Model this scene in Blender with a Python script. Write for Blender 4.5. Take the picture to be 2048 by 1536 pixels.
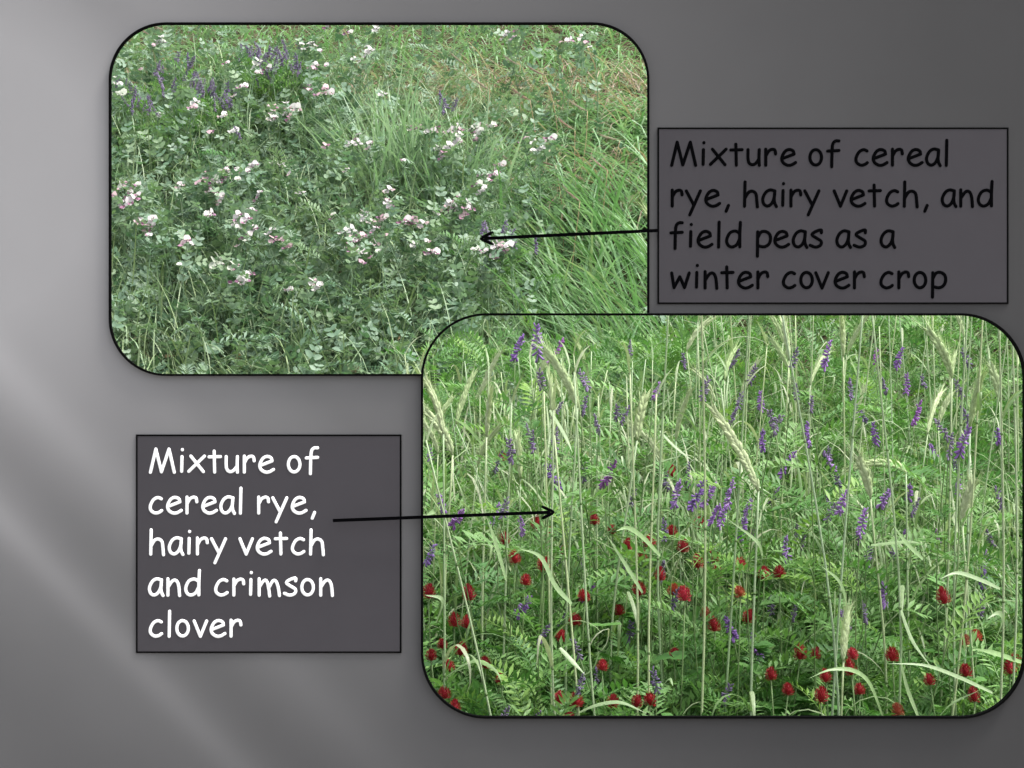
import bpy, math, random
import numpy as np
from mathutils import Vector, Matrix, Quaternion

R = math.radians
random.seed(7)
rng = np.random.default_rng(7)
scene = bpy.context.scene
for o in list(bpy.data.objects):
    bpy.data.objects.remove(o)
col = scene.collection

# ------------------------------------------------------------------ camera, sky, sun, exposure
S = 0.00065            # metres on the board's face per photo pixel
D = 2.6                # camera to board
ZC = 1.6               # eye height
cam_d = bpy.data.cameras.new('camera')
cam_d.sensor_width = 36
cam_d.lens = 18.0 * D / (1024 * S)
cam_d.clip_start = 0.05
cam_d.clip_end = 3000
cam = bpy.data.objects.new('camera', cam_d)
cam.location = (0, -D, ZC)
cam.rotation_euler = (R(90), 0, 0)
col.objects.link(cam)
scene.camera = cam

SUN_EL, SUN_AZ = 62.0, 72.0        # azimuth measured from the viewer's side (-Y) towards +X
sd = Vector((math.cos(R(SUN_EL)) * math.sin(R(SUN_AZ)), -math.cos(R(SUN_EL)) * math.cos(R(SUN_AZ)), math.sin(R(SUN_EL))))
w = bpy.data.worlds.new('World')
scene.world = w
w.use_nodes = True
nt = w.node_tree
bg = nt.nodes['Background']
sky = nt.nodes.new('ShaderNodeTexSky')
sky.sky_type = 'NISHITA'
sky.sun_disc = False
sky.sun_elevation = R(SUN_EL)
sky.sun_rotation = math.atan2(sd.x, sd.y)
sky.dust_density = 3.0
hs = nt.nodes.new('ShaderNodeHueSaturation')
hs.inputs['Saturation'].default_value = 0.22
nt.links.new(sky.outputs[0], hs.inputs['Color'])
nt.links.new(hs.outputs[0], bg.inputs[0])
bg.inputs[1].default_value = 0.14
sl = bpy.data.lights.new('sun', 'SUN')
sl.energy = 1.5
sl.angle = R(11)
sl.color = (1.0, 0.97, 0.92)
sun = bpy.data.objects.new('sun', sl)
sun.rotation_euler = (-sd).to_track_quat('-Z', 'Y').to_euler()
sun.location = (3, -2, 6)
col.objects.link(sun)
scene.view_settings.view_transform = 'Standard'
scene.view_settings.look = 'None'
scene.view_settings.gamma = 1
scene.view_settings.exposure = 1.75


def P(px, py, y):
    """photo pixel + depth behind the board's face -> point"""
    k = S * (D + y) / D
    return Vector(((px - 1024) * k, y, ZC - (py - 768) * k))


def tag(o, label=None, cat=None, group=None, kind=None):
    if label: o['label'] = label
    if cat: o['category'] = cat
    if group: o['group'] = group
    if kind: o['kind'] = kind
    return o


def empty(name, loc=(0, 0, 0)):
    o = bpy.data.objects.new(name, None)
    o.empty_display_size = 0.05
    o.location = loc
    col.objects.link(o)
    return o


# ------------------------------------------------------------------ materials
def new_mat(name):
    m = bpy.data.materials.new(name)
    m.use_nodes = True
    return m, m.node_tree, m.node_tree.nodes['Principled BSDF']


def plain(name, c, rough=0.6, spec=0.3, noise=0.0, scale=60, bump=0.0):
    m, n, b = new_mat(name)
    b.inputs['Base Color'].default_value = (*c, 1)
    b.inputs['Roughness'].default_value = rough
    b.inputs['Specular IOR Level'].default_value = spec
    if noise or bump:
        tc = n.nodes.new('ShaderNodeTexCoord')
        tx = n.nodes.new('ShaderNodeTexNoise')
        tx.inputs['Scale'].default_value = scale
        tx.inputs['Detail'].default_value = 5
        n.links.new(tc.outputs['Object'], tx.inputs['Vector'])
        if noise:
            mx = n.nodes.new('ShaderNodeMix'); mx.data_type = 'RGBA'
            mx.inputs[6].default_value = (*[x * (1 - noise) for x in c], 1)
            mx.inputs[7].default_value = (*[min(1, x * (1 + noise)) for x in c], 1)
            n.links.new(tx.outputs['Fac'], mx.inputs[0])
            n.links.new(mx.outputs[2], b.inputs['Base Color'])
        if bump:
            bp = n.nodes.new('ShaderNodeBump')
            bp.inputs['Strength'].default_value = bump
            bp.inputs['Distance'].default_value = 0.01
            n.links.new(tx.outputs['Fac'], bp.inputs['Height'])
            n.links.new(bp.outputs[0], b.inputs['Normal'])
    return m


def leafy(name, cols, rough=0.5, trans=0.3, spec=0.35, tmul=(1.05, 1.2, 0.75)):
    """plant tissue: colour differs from leaf to leaf, light comes through"""
    m, n, b = new_mat(name)
    at = n.nodes.new('ShaderNodeAttribute'); at.attribute_name = 'tint'
    oi = n.nodes.new('ShaderNodeObjectInfo')
    ad = n.nodes.new('ShaderNodeMath'); ad.operation = 'ADD'
    fr = n.nodes.new('ShaderNodeMath'); fr.operation = 'FRACT'
    n.links.new(at.outputs['Fac'], ad.inputs[0]); n.links.new(oi.outputs['Random'], ad.inputs[1])
    n.links.new(ad.outputs[0], fr.inputs[0])
    cr = n.nodes.new('ShaderNodeValToRGB')
    el = cr.color_ramp.elements
    while len(el) < len(cols): el.new(0.5)
    for i, c in enumerate(cols):
        el[i].position = i / (len(cols) - 1)
        el[i].color = (*c, 1)
    n.links.new(fr.outputs[0], cr.inputs[0])
    # fine veins and blotches
    tc = n.nodes.new('ShaderNodeTexCoord')
    tx = n.nodes.new('ShaderNodeTexNoise'); tx.inputs['Scale'].default_value = 180; tx.inputs['Detail'].default_value = 3
    n.links.new(tc.outputs['Object'], tx.inputs['Vector'])
    mr = n.nodes.new('ShaderNodeMapRange'); mr.inputs[3].default_value = 0.7; mr.inputs[4].default_value = 1.3
    n.links.new(tx.outputs['Fac'], mr.inputs[0])
    vm = n.nodes.new('ShaderNodeVectorMath'); vm.operation = 'SCALE'
    n.links.new(cr.outputs[0], vm.inputs[0]); n.links.new(mr.outputs[0], vm.inputs['Scale'])
    n.links.new(vm.outputs[0], b.inputs['Base Color'])
    b.inputs['Roughness'].default_value = rough
    b.inputs['Specular IOR Level'].default_value = spec
    if trans:
        tr = n.nodes.new('ShaderNodeBsdfTranslucent')
        v2 = n.nodes.new('ShaderNodeVectorMath'); v2.operation = 'MULTIPLY'; v2.inputs[1].default_value = tmul
        n.links.new(vm.outputs[0], v2.inputs[0]); n.links.new(v2.outputs[0], tr.inputs[0])
        ms = n.nodes.new('ShaderNodeMixShader'); ms.inputs[0].default_value = trans
        n.links.new(b.outputs[0], ms.inputs[1]); n.links.new(tr.outputs[0], ms.inputs[2])
        n.links.new(ms.outputs[0], n.nodes['Material Output'].inputs[0])
    return m


M = {}
M['vetch_leaf'] = leafy('vetch_leaf', [(.055, .145, .032), (.085, .205, .046), (.130, .265, .068), (.185, .320, .110), (.075, .185, .056), (.180, .310, .060)])
M['clover_leaf'] = leafy('clover_leaf', [(.050, .145, .030), (.075, .190, .040), (.110, .240, .055)])
M['pea_leaf'] = leafy('pea_leaf', [(.080, .152, .086), (.125, .208, .130), (.170, .252, .172), (.220, .298, .218), (.132, .212, .102), (.190, .262, .156)], tmul=(1.0, 1.2, .7))
M['pea_stem'] = leafy('pea_stem', [(.120, .205, .110), (.170, .250, .140)], trans=0.1)
M['green_stem'] = leafy('green_stem', [(.090, .160, .050), (.140, .210, .080)], trans=0.1)
M['rye_stem'] = leafy('rye_stem', [(.240, .340, .175), (.290, .370, .210), (.340, .410, .210), (.260, .360, .215)], trans=0.08, rough=.42)
M['rye_leaf'] = leafy('rye_leaf', [(.130, .220, .080), (.190, .270, .120), (.260, .330, .180), (.320, .350, .230)], rough=.42)
M['rye_ear'] = leafy('rye_ear', [(.360, .450, .220), (.430, .500, .290), (.320, .430, .190)], trans=0.2)
M['grass'] = leafy('grass', [(.100, .210, .080), (.145, .275, .118), (.195, .330, .165), (.255, .370, .225), (.130, .255, .095), (.275, .345, .195)])
M['dry_grass'] = leafy('dry_grass', [(.270, .190, .140), (.350, .260, .205), (.280, .250, .160), (.380, .330, .250), (.290, .160, .125)])
M['clover_red'] = leafy('clover_red', [(.200, .009, .013), (.275, .013, .020), (.230, .011, .012), (.340, .022, .040)], trans=.2, tmul=(1.3, .8, .8))
M['clover_faded'] = leafy('clover_faded', [(.270, .075, .030), (.330, .045, .025), (.260, .110, .055)], trans=.2, tmul=(1.2, .8, .8))
M['vetch_purple'] = leafy('vetch_purple', [(.230, .120, .370), (.300, .150, .450), (.370, .220, .500), (.190, .110, .340), (.340, .130, .400)], trans=.25, tmul=(1.1, .8, 1.2))
M['vetch_dusky'] = leafy('vetch_dusky', [(.130, .100, .190), (.180, .130, .240), (.210, .170, .260), (.110, .090, .160)], trans=.2, tmul=(1, .9, 1.1))
M['petal_white'] = leafy('petal_white', [(.440, .430, .410), (.500, .450, .460), (.400, .430, .350)], trans=.25, tmul=(1, 1, 1))
M['petal_pink'] = leafy('petal_pink', [(.420, .290, .300), (.470, .350, .360), (.360, .220, .260)], trans=.25, tmul=(1, 1, 1))
M['petal_mauve'] = leafy('petal_mauve', [(.230, .090, .170), (.300, .140, .220), (.170, .080, .150)], trans=.2, tmul=(1, 1, 1))
M['pale_leaf'] = leafy('pale_leaf', [(.210, .320, .140), (.270, .360, .200), (.190, .310, .110)], rough=.4)
M['strand'] = leafy('strand', [(.160, .245, .125), (.220, .300, .175), (.200, .270, .115), (.270, .330, .210)], trans=.15)
M['tuft_leaf'] = leafy('tuft_leaf', [(.190, .310, .175), (.260, .380, .245), (.330, .430, .310), (.220, .340, .185)], rough=.45)
M['bud'] = leafy('bud', [(.420, .470, .300), (.480, .500, .360)], trans=.2)
M['dead'] = leafy('dead', [(.440, .300, .190), (.380, .270, .160)], trans=.15)
M['soil'] = plain('soil', (.075, .055, .035), .95, .1, .5, 30, .8)
M['black_paint'] = plain('black_paint', (.002, .002, .002), .9, .02)
M['black_letter'] = plain('black_letter', (.0015, .0015, .0018), .95, .0)
M['white_letter'] = plain('white_letter', (.72, .72, .72), .5, .3)
M['post_metal'] = plain('post_metal', (.10, .10, .105), .45, .4, .2, 40)
M['paving'] = plain('paving', (.26, .25, .235), .9, .2, .25, 25, .5)

# ------------------------------------------------------------------ labels for look-alikes
LABELLED = []
MARKS = [(1470, 880, 'the long leaning ear'), (1773, 905, 'the drooping pale ear'), (1929, 1000, 'the broad upright ear'), (1131, 740, 'the tilted grey green ear'), (976, 825, 'the short yellow green ear'), (1278, 815, 'the upright yellowish ear'),
         (1688, 1270, 'the low pale ear'), (1109, 1024, "the arrow's tip"), (1165, 1325, 'the V shaped bent leaf'), (1695, 1348, 'the tall arching leaf'), (1890, 1345, 'the long slanting leaf'), (1325, 1385, 'the curled leaf'), (950, 1330, 'the hoop shaped leaf'),
         (1575, 680, 'the thin whitish ear'), (1895, 695, 'the long cream ear')]
MARKS_UP = [(960, 477, "the arrow's tip"), (840, 260, 'the pale rye tuft'), (790, 682, 'the withered pinkish shoot'), (545, 110, 'the far purple vetch clump'), (300, 165, 'the wide dusky vetch patch'), (1180, 450, 'the tall green grass'), (1090, 200, 'the reddish dry grass')]
ORD = ['nearest', 'second nearest', 'third nearest', 'fourth nearest', 'fifth nearest', 'sixth nearest', 'seventh nearest', 'eighth nearest', 'ninth nearest', 'tenth nearest'] + [x + ' nearest' for x in 'eleventh twelfth thirteenth fourteenth fifteenth sixteenth seventeenth eighteenth nineteenth twentieth'.split()] + ['twenty %s nearest' % x for x in 'first second third fourth fifth sixth seventh eighth ninth'.split()] + ['thirtieth nearest'] + ['thirty %s nearest' % x for x in 'first second third fourth fifth sixth seventh eighth ninth'.split()] + ['fortieth nearest'] + ['forty %s nearest' % x for x in 'first second third fourth fifth sixth seventh eighth ninth'.split()] + ['fiftieth nearest'] + ['fifty %s nearest' % x for x in 'first second third fourth fifth sixth seventh eighth ninth'.split()]


def later(o, px, py, what, marks):
    m_ = min(marks, key=lambda k: math.hypot(k[0] - px, k[1] - py))
    LABELLED.append((what, m_[2], math.hypot(m_[0] - px, m_[1] - py), o))


def write_labels():
    sets = {}
    for what, mk_, d_, o in LABELLED: sets.setdefault((what, mk_), []).append((d_, o.name, o))
    for (what, mk_), l in sets.items():
        for k, (_, _, o) in enumerate(sorted(l, key=lambda q: q[:2])):
            o['label'] = what + ' ' + (ORD[min(k, len(ORD) - 1)] + ' to ' if len(l) > 1 else 'near ') + mk_


# ------------------------------------------------------------------ mesh tools
class T:
    """triangles / quads with a material slot and a tint for every face / vertex"""
    def __init__(s):
        s.v = np.zeros((0, 3)); s.f = []; s.m = []
    def add(s, v, f, m=0):
        o = len(s.v)
        s.v = np.vstack([s.v, np.asarray(v, float).reshape(-1, 3)])
        s.f += [tuple(i + o for i in q) for q in f]
        s.m += [m] * len(f)
        return s
    def join(s, t, mat=None):
        v = t.v
        if mat is not None:
            A = np.array(mat); v = v @ A[:3, :3].T + A[:3, 3]
        o = len(s.v)
        s.v = np.vstack([s.v, v])
        s.f += [tuple(i + o for i in q) for q in t.f]
        s.m += t.m
        return s
    def mesh(s, name, mats, smooth=True):
        me = bpy.data.meshes.new(name)
        build(me, s.v, np.concatenate([np.array(q) for q in s.f]), np.array([len(q) for q in s.f]), np.array(s.m), None, smooth)
        for m in mats: me.materials.append(m)
        return me


def build(me, v, loops, counts, mi=None, tint=None, smooth=True):
    me.vertices.add(len(v)); me.vertices.foreach_set('co', np.ascontiguousarray(v, np.float32).ravel())
    me.loops.add(len(loops)); me.loops.foreach_set('vertex_index', loops.astype(np.int32))
    me.polygons.add(len(counts))
    st = np.concatenate([[0], np.cumsum(counts)[:-1]]).astype(np.int32)
    me.polygons.foreach_set('loop_start', st)
    if mi is not None: me.polygons.foreach_set('material_index', mi.astype(np.int32))
    me.polygons.foreach_set('use_smooth', np.full(len(counts), smooth))
    if tint is not None:
        a = me.attributes.new('tint', 'FLOAT', 'POINT'); a.data.foreach_set('value', tint.astype(np.float32))
    me.update(calc_edges=True); me.validate()


def obj(name, me, parent=None, mat=None):
    o = bpy.data.objects.new(name, me)
    col.objects.link(o)
    if parent is not None: o.parent = parent
    if mat is not None: o.matrix_local = mat
    return o


def scatter_mesh(name, temps, mats, which, mtx):
    """many copies of small leaf templates as ONE mesh (uncountable foliage)"""
    V, L, C, MI, TI = [], [], [], [], []
    off = 0
    for k, t in enumerate(temps):
        A = mtx[which == k]
        if not len(A): continue
        n = len(t.v)
        v = np.einsum('nij,kj->nki', A[:, :3, :3], t.v) + A[:, None, :3, 3]
        V.append(v.reshape(-1, 3))
        l0 = np.concatenate([np.array(q) for q in t.f])
        L.append((l0[None, :] + (np.arange(len(A)) * n)[:, None] + off).ravel())
        C.append(np.tile(np.array([len(q) for q in t.f]), len(A)))
        MI.append(np.tile(np.array(t.m), len(A)))
        TI.append(np.repeat(rng.random(len(A)), n))
        off += n * len(A)
    me = bpy.data.meshes.new(name)
    build(me, np.vstack(V), np.concatenate(L), np.concatenate(C), np.concatenate(MI), np.concatenate(TI))
    for m in mats: me.materials.append(m)
    return me


def curve(pts, n):
    """Catmull-Rom through pts, n samples"""
    p = [np.array(q, float) for q in pts]
    if len(p) == 2:
        return np.array([p[0] + (p[1] - p[0]) * t for t in np.linspace(0, 1, n)])
    p = [2 * p[0] - p[1]] + p + [2 * p[-1] - p[-2]]
    out = []
    for t in np.linspace(0, len(p) - 3 - 1e-9, n):
        i = int(t); u = t - i
        a, b, c, d = p[i:i + 4]
        out.append(.5 * (2 * b + (c - a) * u + (2 * a - 5 * b + 4 * c - d) * u * u + (3 * b - a - 3 * c + d) * u ** 3))
    return np.array(out)


def frames(pts):
    t = np.gradient(pts, axis=0); t /= np.linalg.norm(t, axis=1)[:, None] + 1e-12
    return t


def tube(pts, rad, sides=5, cap=True):
    pts = np.asarray(pts, float); n = len(pts)
    rad = np.broadcast_to(np.asarray(rad, float), (n,))
    t = frames(pts)
    ref = np.array([0.31, 0.77, 0.2]); ref /= np.linalg.norm(ref)
    v = []
    for i in range(n):
        a = np.cross(t[i], ref); a /= np.linalg.norm(a) + 1e-12
        b = np.cross(t[i], a)
        for k in range(sides):
            g = 2 * math.pi * k / sides
            v.append(pts[i] + rad[i] * (a * math.cos(g) + b * math.sin(g)))
    f = [(i * sides + k, i * sides + (k + 1) % sides, (i + 1) * sides + (k + 1) % sides, (i + 1) * sides + k) for i in range(n - 1) for k in range(sides)]
    if cap:
        f += [tuple(range(sides))[::-1], tuple((n - 1) * sides + k for k in range(sides))]
    return T().add(v, f)


def ribbon(pts, wid, side=None, fold=0.25, m=0):
    """grass blade: a folded strip along pts"""
    pts = np.asarray(pts, float); n = len(pts)
    t = frames(pts); v = []
    sd_ = np.array([0, 1, 0.]) if side is None else np.array(side, float)
    for i in range(n):
        b = sd_ - t[i] * np.dot(sd_, t[i]); b /= np.linalg.norm(b) + 1e-9
        u = np.cross(b, t[i])
        h = wid[i] / 2
        v += [pts[i] - b * h + u * h * fold, pts[i], pts[i] + b * h + u * h * fold]
    f = []
    for i in range(n - 1):
        a = i * 3
        f += [(a, a + 1, a + 4, a + 3), (a + 1, a + 2, a + 5, a + 4)]
    return T().add(v, f, m)


def leaflet(L, W, n=4, curl=0.15, fold=0.25, shape=1.0, notch=0.0):
    """leaf blade along +X, lying in XY"""
    x = np.linspace(0, 1, n + 1)
    wid = np.sin(math.pi * np.clip(x, 0.0, 1) ** shape) ** 0.75 * W
    wid[0] = W * .08; wid[-1] = W * (.05 + notch)
    p = np.stack([x * L, 0 * x, -curl * L * x ** 2], 1)
    return ribbon(p, wid, (0, 1, 0), fold)


def slim(L, W, curl=.12, fold=.3):
    """narrow leaflet of four triangles"""
    return T().add([(0, 0, 0), (L * .5, -W / 2, W * .5 * fold - curl * L * .25), (L, 0, -curl * L), (L * .5, W / 2, W * .5 * fold - curl * L * .25), (L * .52, 0, -curl * L * .27)],
                   [(0, 1, 4), (1, 2, 4), (4, 2, 3), (0, 4, 3)])


def oval(L, W, curl=.15, fold=.22, wide=.42):
    """broad leaflet of eight triangles"""
    z = lambda u, e: -curl * L * u * u + W * .5 * fold * e
    a, b = wide - .2, wide + .28
    v = [(0, 0, 0), (L * a, -W * .44, z(a, .9)), (L * b, -W * .40, z(b, .8)), (L, 0, z(1, 0)), (L * b, W * .40, z(b, .8)), (L * a, W * .44, z(a, .9)), (L * a, 0, z(a, 0)), (L * b, 0, z(b, 0))]
    return T().add(v, [(0, 1, 6), (1, 2, 7, 6), (2, 3, 7), (7, 3, 4), (6, 7, 4, 5), (0, 6, 5)])


def mrot(az, el=0.0, roll=0.0):
    """+X axis turned to azimuth az, raised by el, rolled"""
    return Matrix.Rotation(az, 4, 'Z') @ Matrix.Rotation(-el, 4, 'Y') @ Matrix.Rotation(roll, 4, 'X')


def at(loc, m): return Matrix.Translation(Vector(loc)) @ m


def U(a, b): return random.uniform(a, b)


# ------------------------------------------------------------------ ground
PROFILE = [(-60, 0), (0.12, 0), (0.2, 0.68), (0.3, 0.74), (2.0, 1.12), (2.35, 1.29), (4.6, 2.55), (6.2, 3.3), (9, 3.8), (30, 4.5), (400, 9), (1500, 12)]
PY = np.array([p[0] for p in PROFILE]); PZ = np.array([p[1] for p in PROFILE])


def g(x, y):
    z = np.interp(y, PY, PZ)
    if 0.3 < y < 6: z += .02 * math.sin(3.1 * x + 1.3 * y) * math.sin(2.3 * y - x)
    return float(z)


xs = np.concatenate([[-1500, -300, -60, -20, -8], np.linspace(-4, 4, 41), [8, 20, 60, 300, 1500]])
ys = np.concatenate([[0.14, 0.2], np.linspace(.26, 6.2, 48), [7, 9, 14, 30, 80, 200, 400, 1500]])
v = [(x, y, g(x, y)) for y in ys for x in xs]
nx = len(xs)
f = [(j * nx + i, j * nx + i + 1, (j + 1) * nx + i + 1, (j + 1) * nx + i) for j in range(len(ys) - 1) for i in range(nx - 1)]
hill = tag(obj('hillside', T().add(v, f).mesh('hillside', [M['soil']])), kind='structure')
gv = [(-1500, -1500, 0), (1500, -1500, 0), (1500, .14, 0), (-1500, .14, 0)]
tag(obj('ground', T().add(gv, [(0, 1, 2, 3)]).mesh('ground', [M['paving']])), kind='structure')

# ------------------------------------------------------------------ display board
def board_material():
    m, n, b = new_mat('board_print')
    L = n.links
    def math_(op, a, b_=None, c=None, clamp=False):
        q = n.nodes.new('ShaderNodeMath'); q.operation = op; q.use_clamp = clamp
        for i, x in enumerate((a, b_, c)):
            if x is None: continue
            if isinstance(x, (int, float)): q.inputs[i].default_value = x
            else: L.new(x, q.inputs[i])
        return q.outputs[0]
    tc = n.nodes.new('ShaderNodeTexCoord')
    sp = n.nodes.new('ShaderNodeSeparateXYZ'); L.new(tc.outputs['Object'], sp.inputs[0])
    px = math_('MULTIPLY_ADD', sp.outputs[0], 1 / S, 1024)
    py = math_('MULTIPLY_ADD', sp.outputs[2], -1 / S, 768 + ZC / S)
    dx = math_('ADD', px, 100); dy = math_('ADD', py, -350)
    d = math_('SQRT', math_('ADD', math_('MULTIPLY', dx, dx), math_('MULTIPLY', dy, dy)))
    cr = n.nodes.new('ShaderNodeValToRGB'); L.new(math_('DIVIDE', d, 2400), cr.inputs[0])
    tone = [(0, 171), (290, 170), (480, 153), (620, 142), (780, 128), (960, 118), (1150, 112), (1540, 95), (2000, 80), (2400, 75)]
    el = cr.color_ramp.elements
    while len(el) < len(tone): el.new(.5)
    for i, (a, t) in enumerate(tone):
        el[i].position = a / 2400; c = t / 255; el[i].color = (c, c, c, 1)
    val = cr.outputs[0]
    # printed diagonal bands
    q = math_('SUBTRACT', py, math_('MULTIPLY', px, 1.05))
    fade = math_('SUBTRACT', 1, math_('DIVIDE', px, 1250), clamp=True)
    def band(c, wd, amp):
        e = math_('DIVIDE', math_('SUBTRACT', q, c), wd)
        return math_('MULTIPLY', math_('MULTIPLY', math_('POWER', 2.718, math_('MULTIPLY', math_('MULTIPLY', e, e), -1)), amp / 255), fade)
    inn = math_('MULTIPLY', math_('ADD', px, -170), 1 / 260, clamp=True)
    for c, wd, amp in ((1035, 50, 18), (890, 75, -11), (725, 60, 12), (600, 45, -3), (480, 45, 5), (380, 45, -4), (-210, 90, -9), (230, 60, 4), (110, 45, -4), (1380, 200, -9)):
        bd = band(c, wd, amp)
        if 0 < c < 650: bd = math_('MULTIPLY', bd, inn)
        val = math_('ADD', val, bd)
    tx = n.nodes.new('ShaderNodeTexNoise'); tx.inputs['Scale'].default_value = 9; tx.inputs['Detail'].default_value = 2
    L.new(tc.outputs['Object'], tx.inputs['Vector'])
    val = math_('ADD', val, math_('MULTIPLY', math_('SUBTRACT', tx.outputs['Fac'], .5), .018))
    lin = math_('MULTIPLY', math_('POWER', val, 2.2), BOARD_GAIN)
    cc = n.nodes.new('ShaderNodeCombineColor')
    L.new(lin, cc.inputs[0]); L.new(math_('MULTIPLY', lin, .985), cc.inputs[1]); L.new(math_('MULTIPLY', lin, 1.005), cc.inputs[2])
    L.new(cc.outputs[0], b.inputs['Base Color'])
    b.inputs['Roughness'].default_value = .75
    b.inputs['Specular IOR Level'].default_value = .12
    return m


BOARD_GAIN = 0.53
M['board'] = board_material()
M['plate'] = plain('plate', (.0425, .0398, .0440), .85, .04, .05, 30)


def rrect(x0, y0, x1, y1, r, n=22):
    """rounded rectangle in photo pixels, one turn"""
    pts = []
    for cx, cy, a in ((x1 - r, y0 + r, -90), (x1 - r, y1 - r, 0), (x0 + r, y1 - r, 90), (x0 + r, y0 + r, 180)):
        for k in range(n + 1):
            t = R(a + 90 * k / n)
            pts.append((cx + r * math.cos(t), cy + r * math.sin(t)))
    out = []
    for i, p in enumerate(pts):                       # subdivide the straight runs
        q = pts[(i + 1) % len(pts)]
        k = max(1, int(math.dist(p, q) / 12))
        out += [(p[0] + (q[0] - p[0]) * j / k, p[1] + (q[1] - p[1]) * j / k) for j in range(k)]
    return out


UP = (221.5, 48.5, 1296, 750, 112)
LO = (844.5, 629, 2046.5, 1433, 128)


def inside(p, b):
    x0, y0, x1, y1, r = b
    if not (x0 < p[0] < x1 and y0 < p[1] < y1): return False
    cx = min(max(p[0], x0 + r), x1 - r); cy = min(max(p[1], y0 + r), y1 - r)
    return math.dist(p, (cx, cy)) < r or (cx == p[0] or cy == p[1])


A, B = rrect(*UP), rrect(*LO)


def run_outside(pts, b):
    o = [not inside(p, b) for p in pts]
    i = next(k for k in range(len(pts)) if o[k] and not o[k - 1])
    r = []
    while o[i % len(pts)] and len(r) < len(pts):
        r.append(pts[i % len(pts)]); i += 1
    return r


Ao, Bo = run_outside(A, LO), run_outside(B, UP)
hole = Ao + Bo

import bmesh
BX0, BX1, BY0 = -260, 2310, -120
TH = 0.005
bm = bmesh.new()
def loop(pts):
    vs = [bm.verts.new(p) for p in pts]
    return [bm.edges.new((vs[i], vs[(i + 1) % len(vs)])) for i in range(len(vs))]
zb = 0.0
x0, x1, zt = P(BX0, 0, 0).x, P(BX1, 0, 0).x, P(0, BY0, 0).z
ed = loop([(x0, 0, zb), (x1, 0, zb), (x1, 0, zt), (x0, 0, zt)])
hl = [P(p[0], p[1], 0) for p in hole]
ed += loop(hl)
bmesh.ops.triangle_fill(bm, use_beauty=True, edges=ed)
bmesh.ops.recalc_face_normals(bm, faces=bm.faces)
if sum(fc.normal.y for fc in bm.faces) > 0:
    bmesh.ops.reverse_faces(bm, faces=bm.faces)
ex = bmesh.ops.extrude_face_region(bm, geom=list(bm.faces))
bmesh.ops.translate(bm, verts=[e for e in ex['geom'] if isinstance(e, bmesh.types.BMVert)], vec=(0, TH, 0))
bm.normal_update()
bmesh.ops.recalc_face_normals(bm, faces=bm.faces)
for fc in bm.faces:
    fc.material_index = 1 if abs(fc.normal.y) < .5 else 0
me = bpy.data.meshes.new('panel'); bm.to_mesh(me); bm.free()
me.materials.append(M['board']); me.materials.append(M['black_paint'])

board = tag(empty('display_board', (0, 0, 0)), 'grey display board with soft diagonal light streaks printed on it and two rounded openings', 'board')
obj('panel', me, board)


def box(x0, x1, y0, y1, z0, z1):
    v = [(x, y, z) for x in (x0, x1) for y in (y0, y1) for z in (z0, z1)]
    return T().add(v, [(0, 1, 3, 2), (4, 6, 7, 5), (0, 4, 5, 1), (2, 3, 7, 6), (0, 2, 6, 4), (1, 5, 7, 3)])


for x in (x0 + .03, x1 - .03):
    obj('post', box(x - .025, x + .025, TH + .001, TH + .051, 0, zt - .03).mesh('post', [M['post_metal']], False), board)


def frame_bar(pts, closed, wpx, y0, y1):
    """bar of square section following a pixel outline"""
    n = len(pts); v = []; f = []
    for i in range(n):
        a = pts[i - 1] if (closed or i) else pts[i]
        b = pts[(i + 1) % n] if (closed or i < n - 1) else pts[i]
        tx, ty = b[0] - a[0], b[1] - a[1]; l = math.hypot(tx, ty) + 1e-9
        nx_, ny_ = -ty / l, tx / l
        for sgn, yy in ((-1, y0), (1, y0), (1, y1), (-1, y1)):
            c = P(pts[i][0] + sgn * nx_ * wpx / 2, pts[i][1] + sgn * ny_ * wpx / 2, 0)
            v.append((c.x, yy, c.z))
    m = n if closed else n - 1
    for i in range(m):
        for k in range(4):
            f.append((i * 4 + k, i * 4 + (k + 1) % 4, ((i + 1) % n) * 4 + (k + 1) % 4, ((i + 1) % n) * 4 + k))
    if not closed:
        f += [(0, 1, 2, 3), ((n - 1) * 4 + 3, (n - 1) * 4 + 2, (n - 1) * 4 + 1, (n - 1) * 4)]
    return T().add(v, f)


fu = obj('rounded_frame', frame_bar(Ao, False, 4.2, -.007, -.0005).mesh('rounded_frame', [M['black_paint']], False))
tag(fu, 'thin black rounded frame around the opening onto the white flowered pea plants', 'frame')
fl = obj('rounded_frame', frame_bar(B, True, 4.2, -.0095, -.0005).mesh('rounded_frame', [M['black_paint']], False))
tag(fl, 'thin black rounded frame around the opening onto the rye, vetch and red clover', 'frame')

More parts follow.
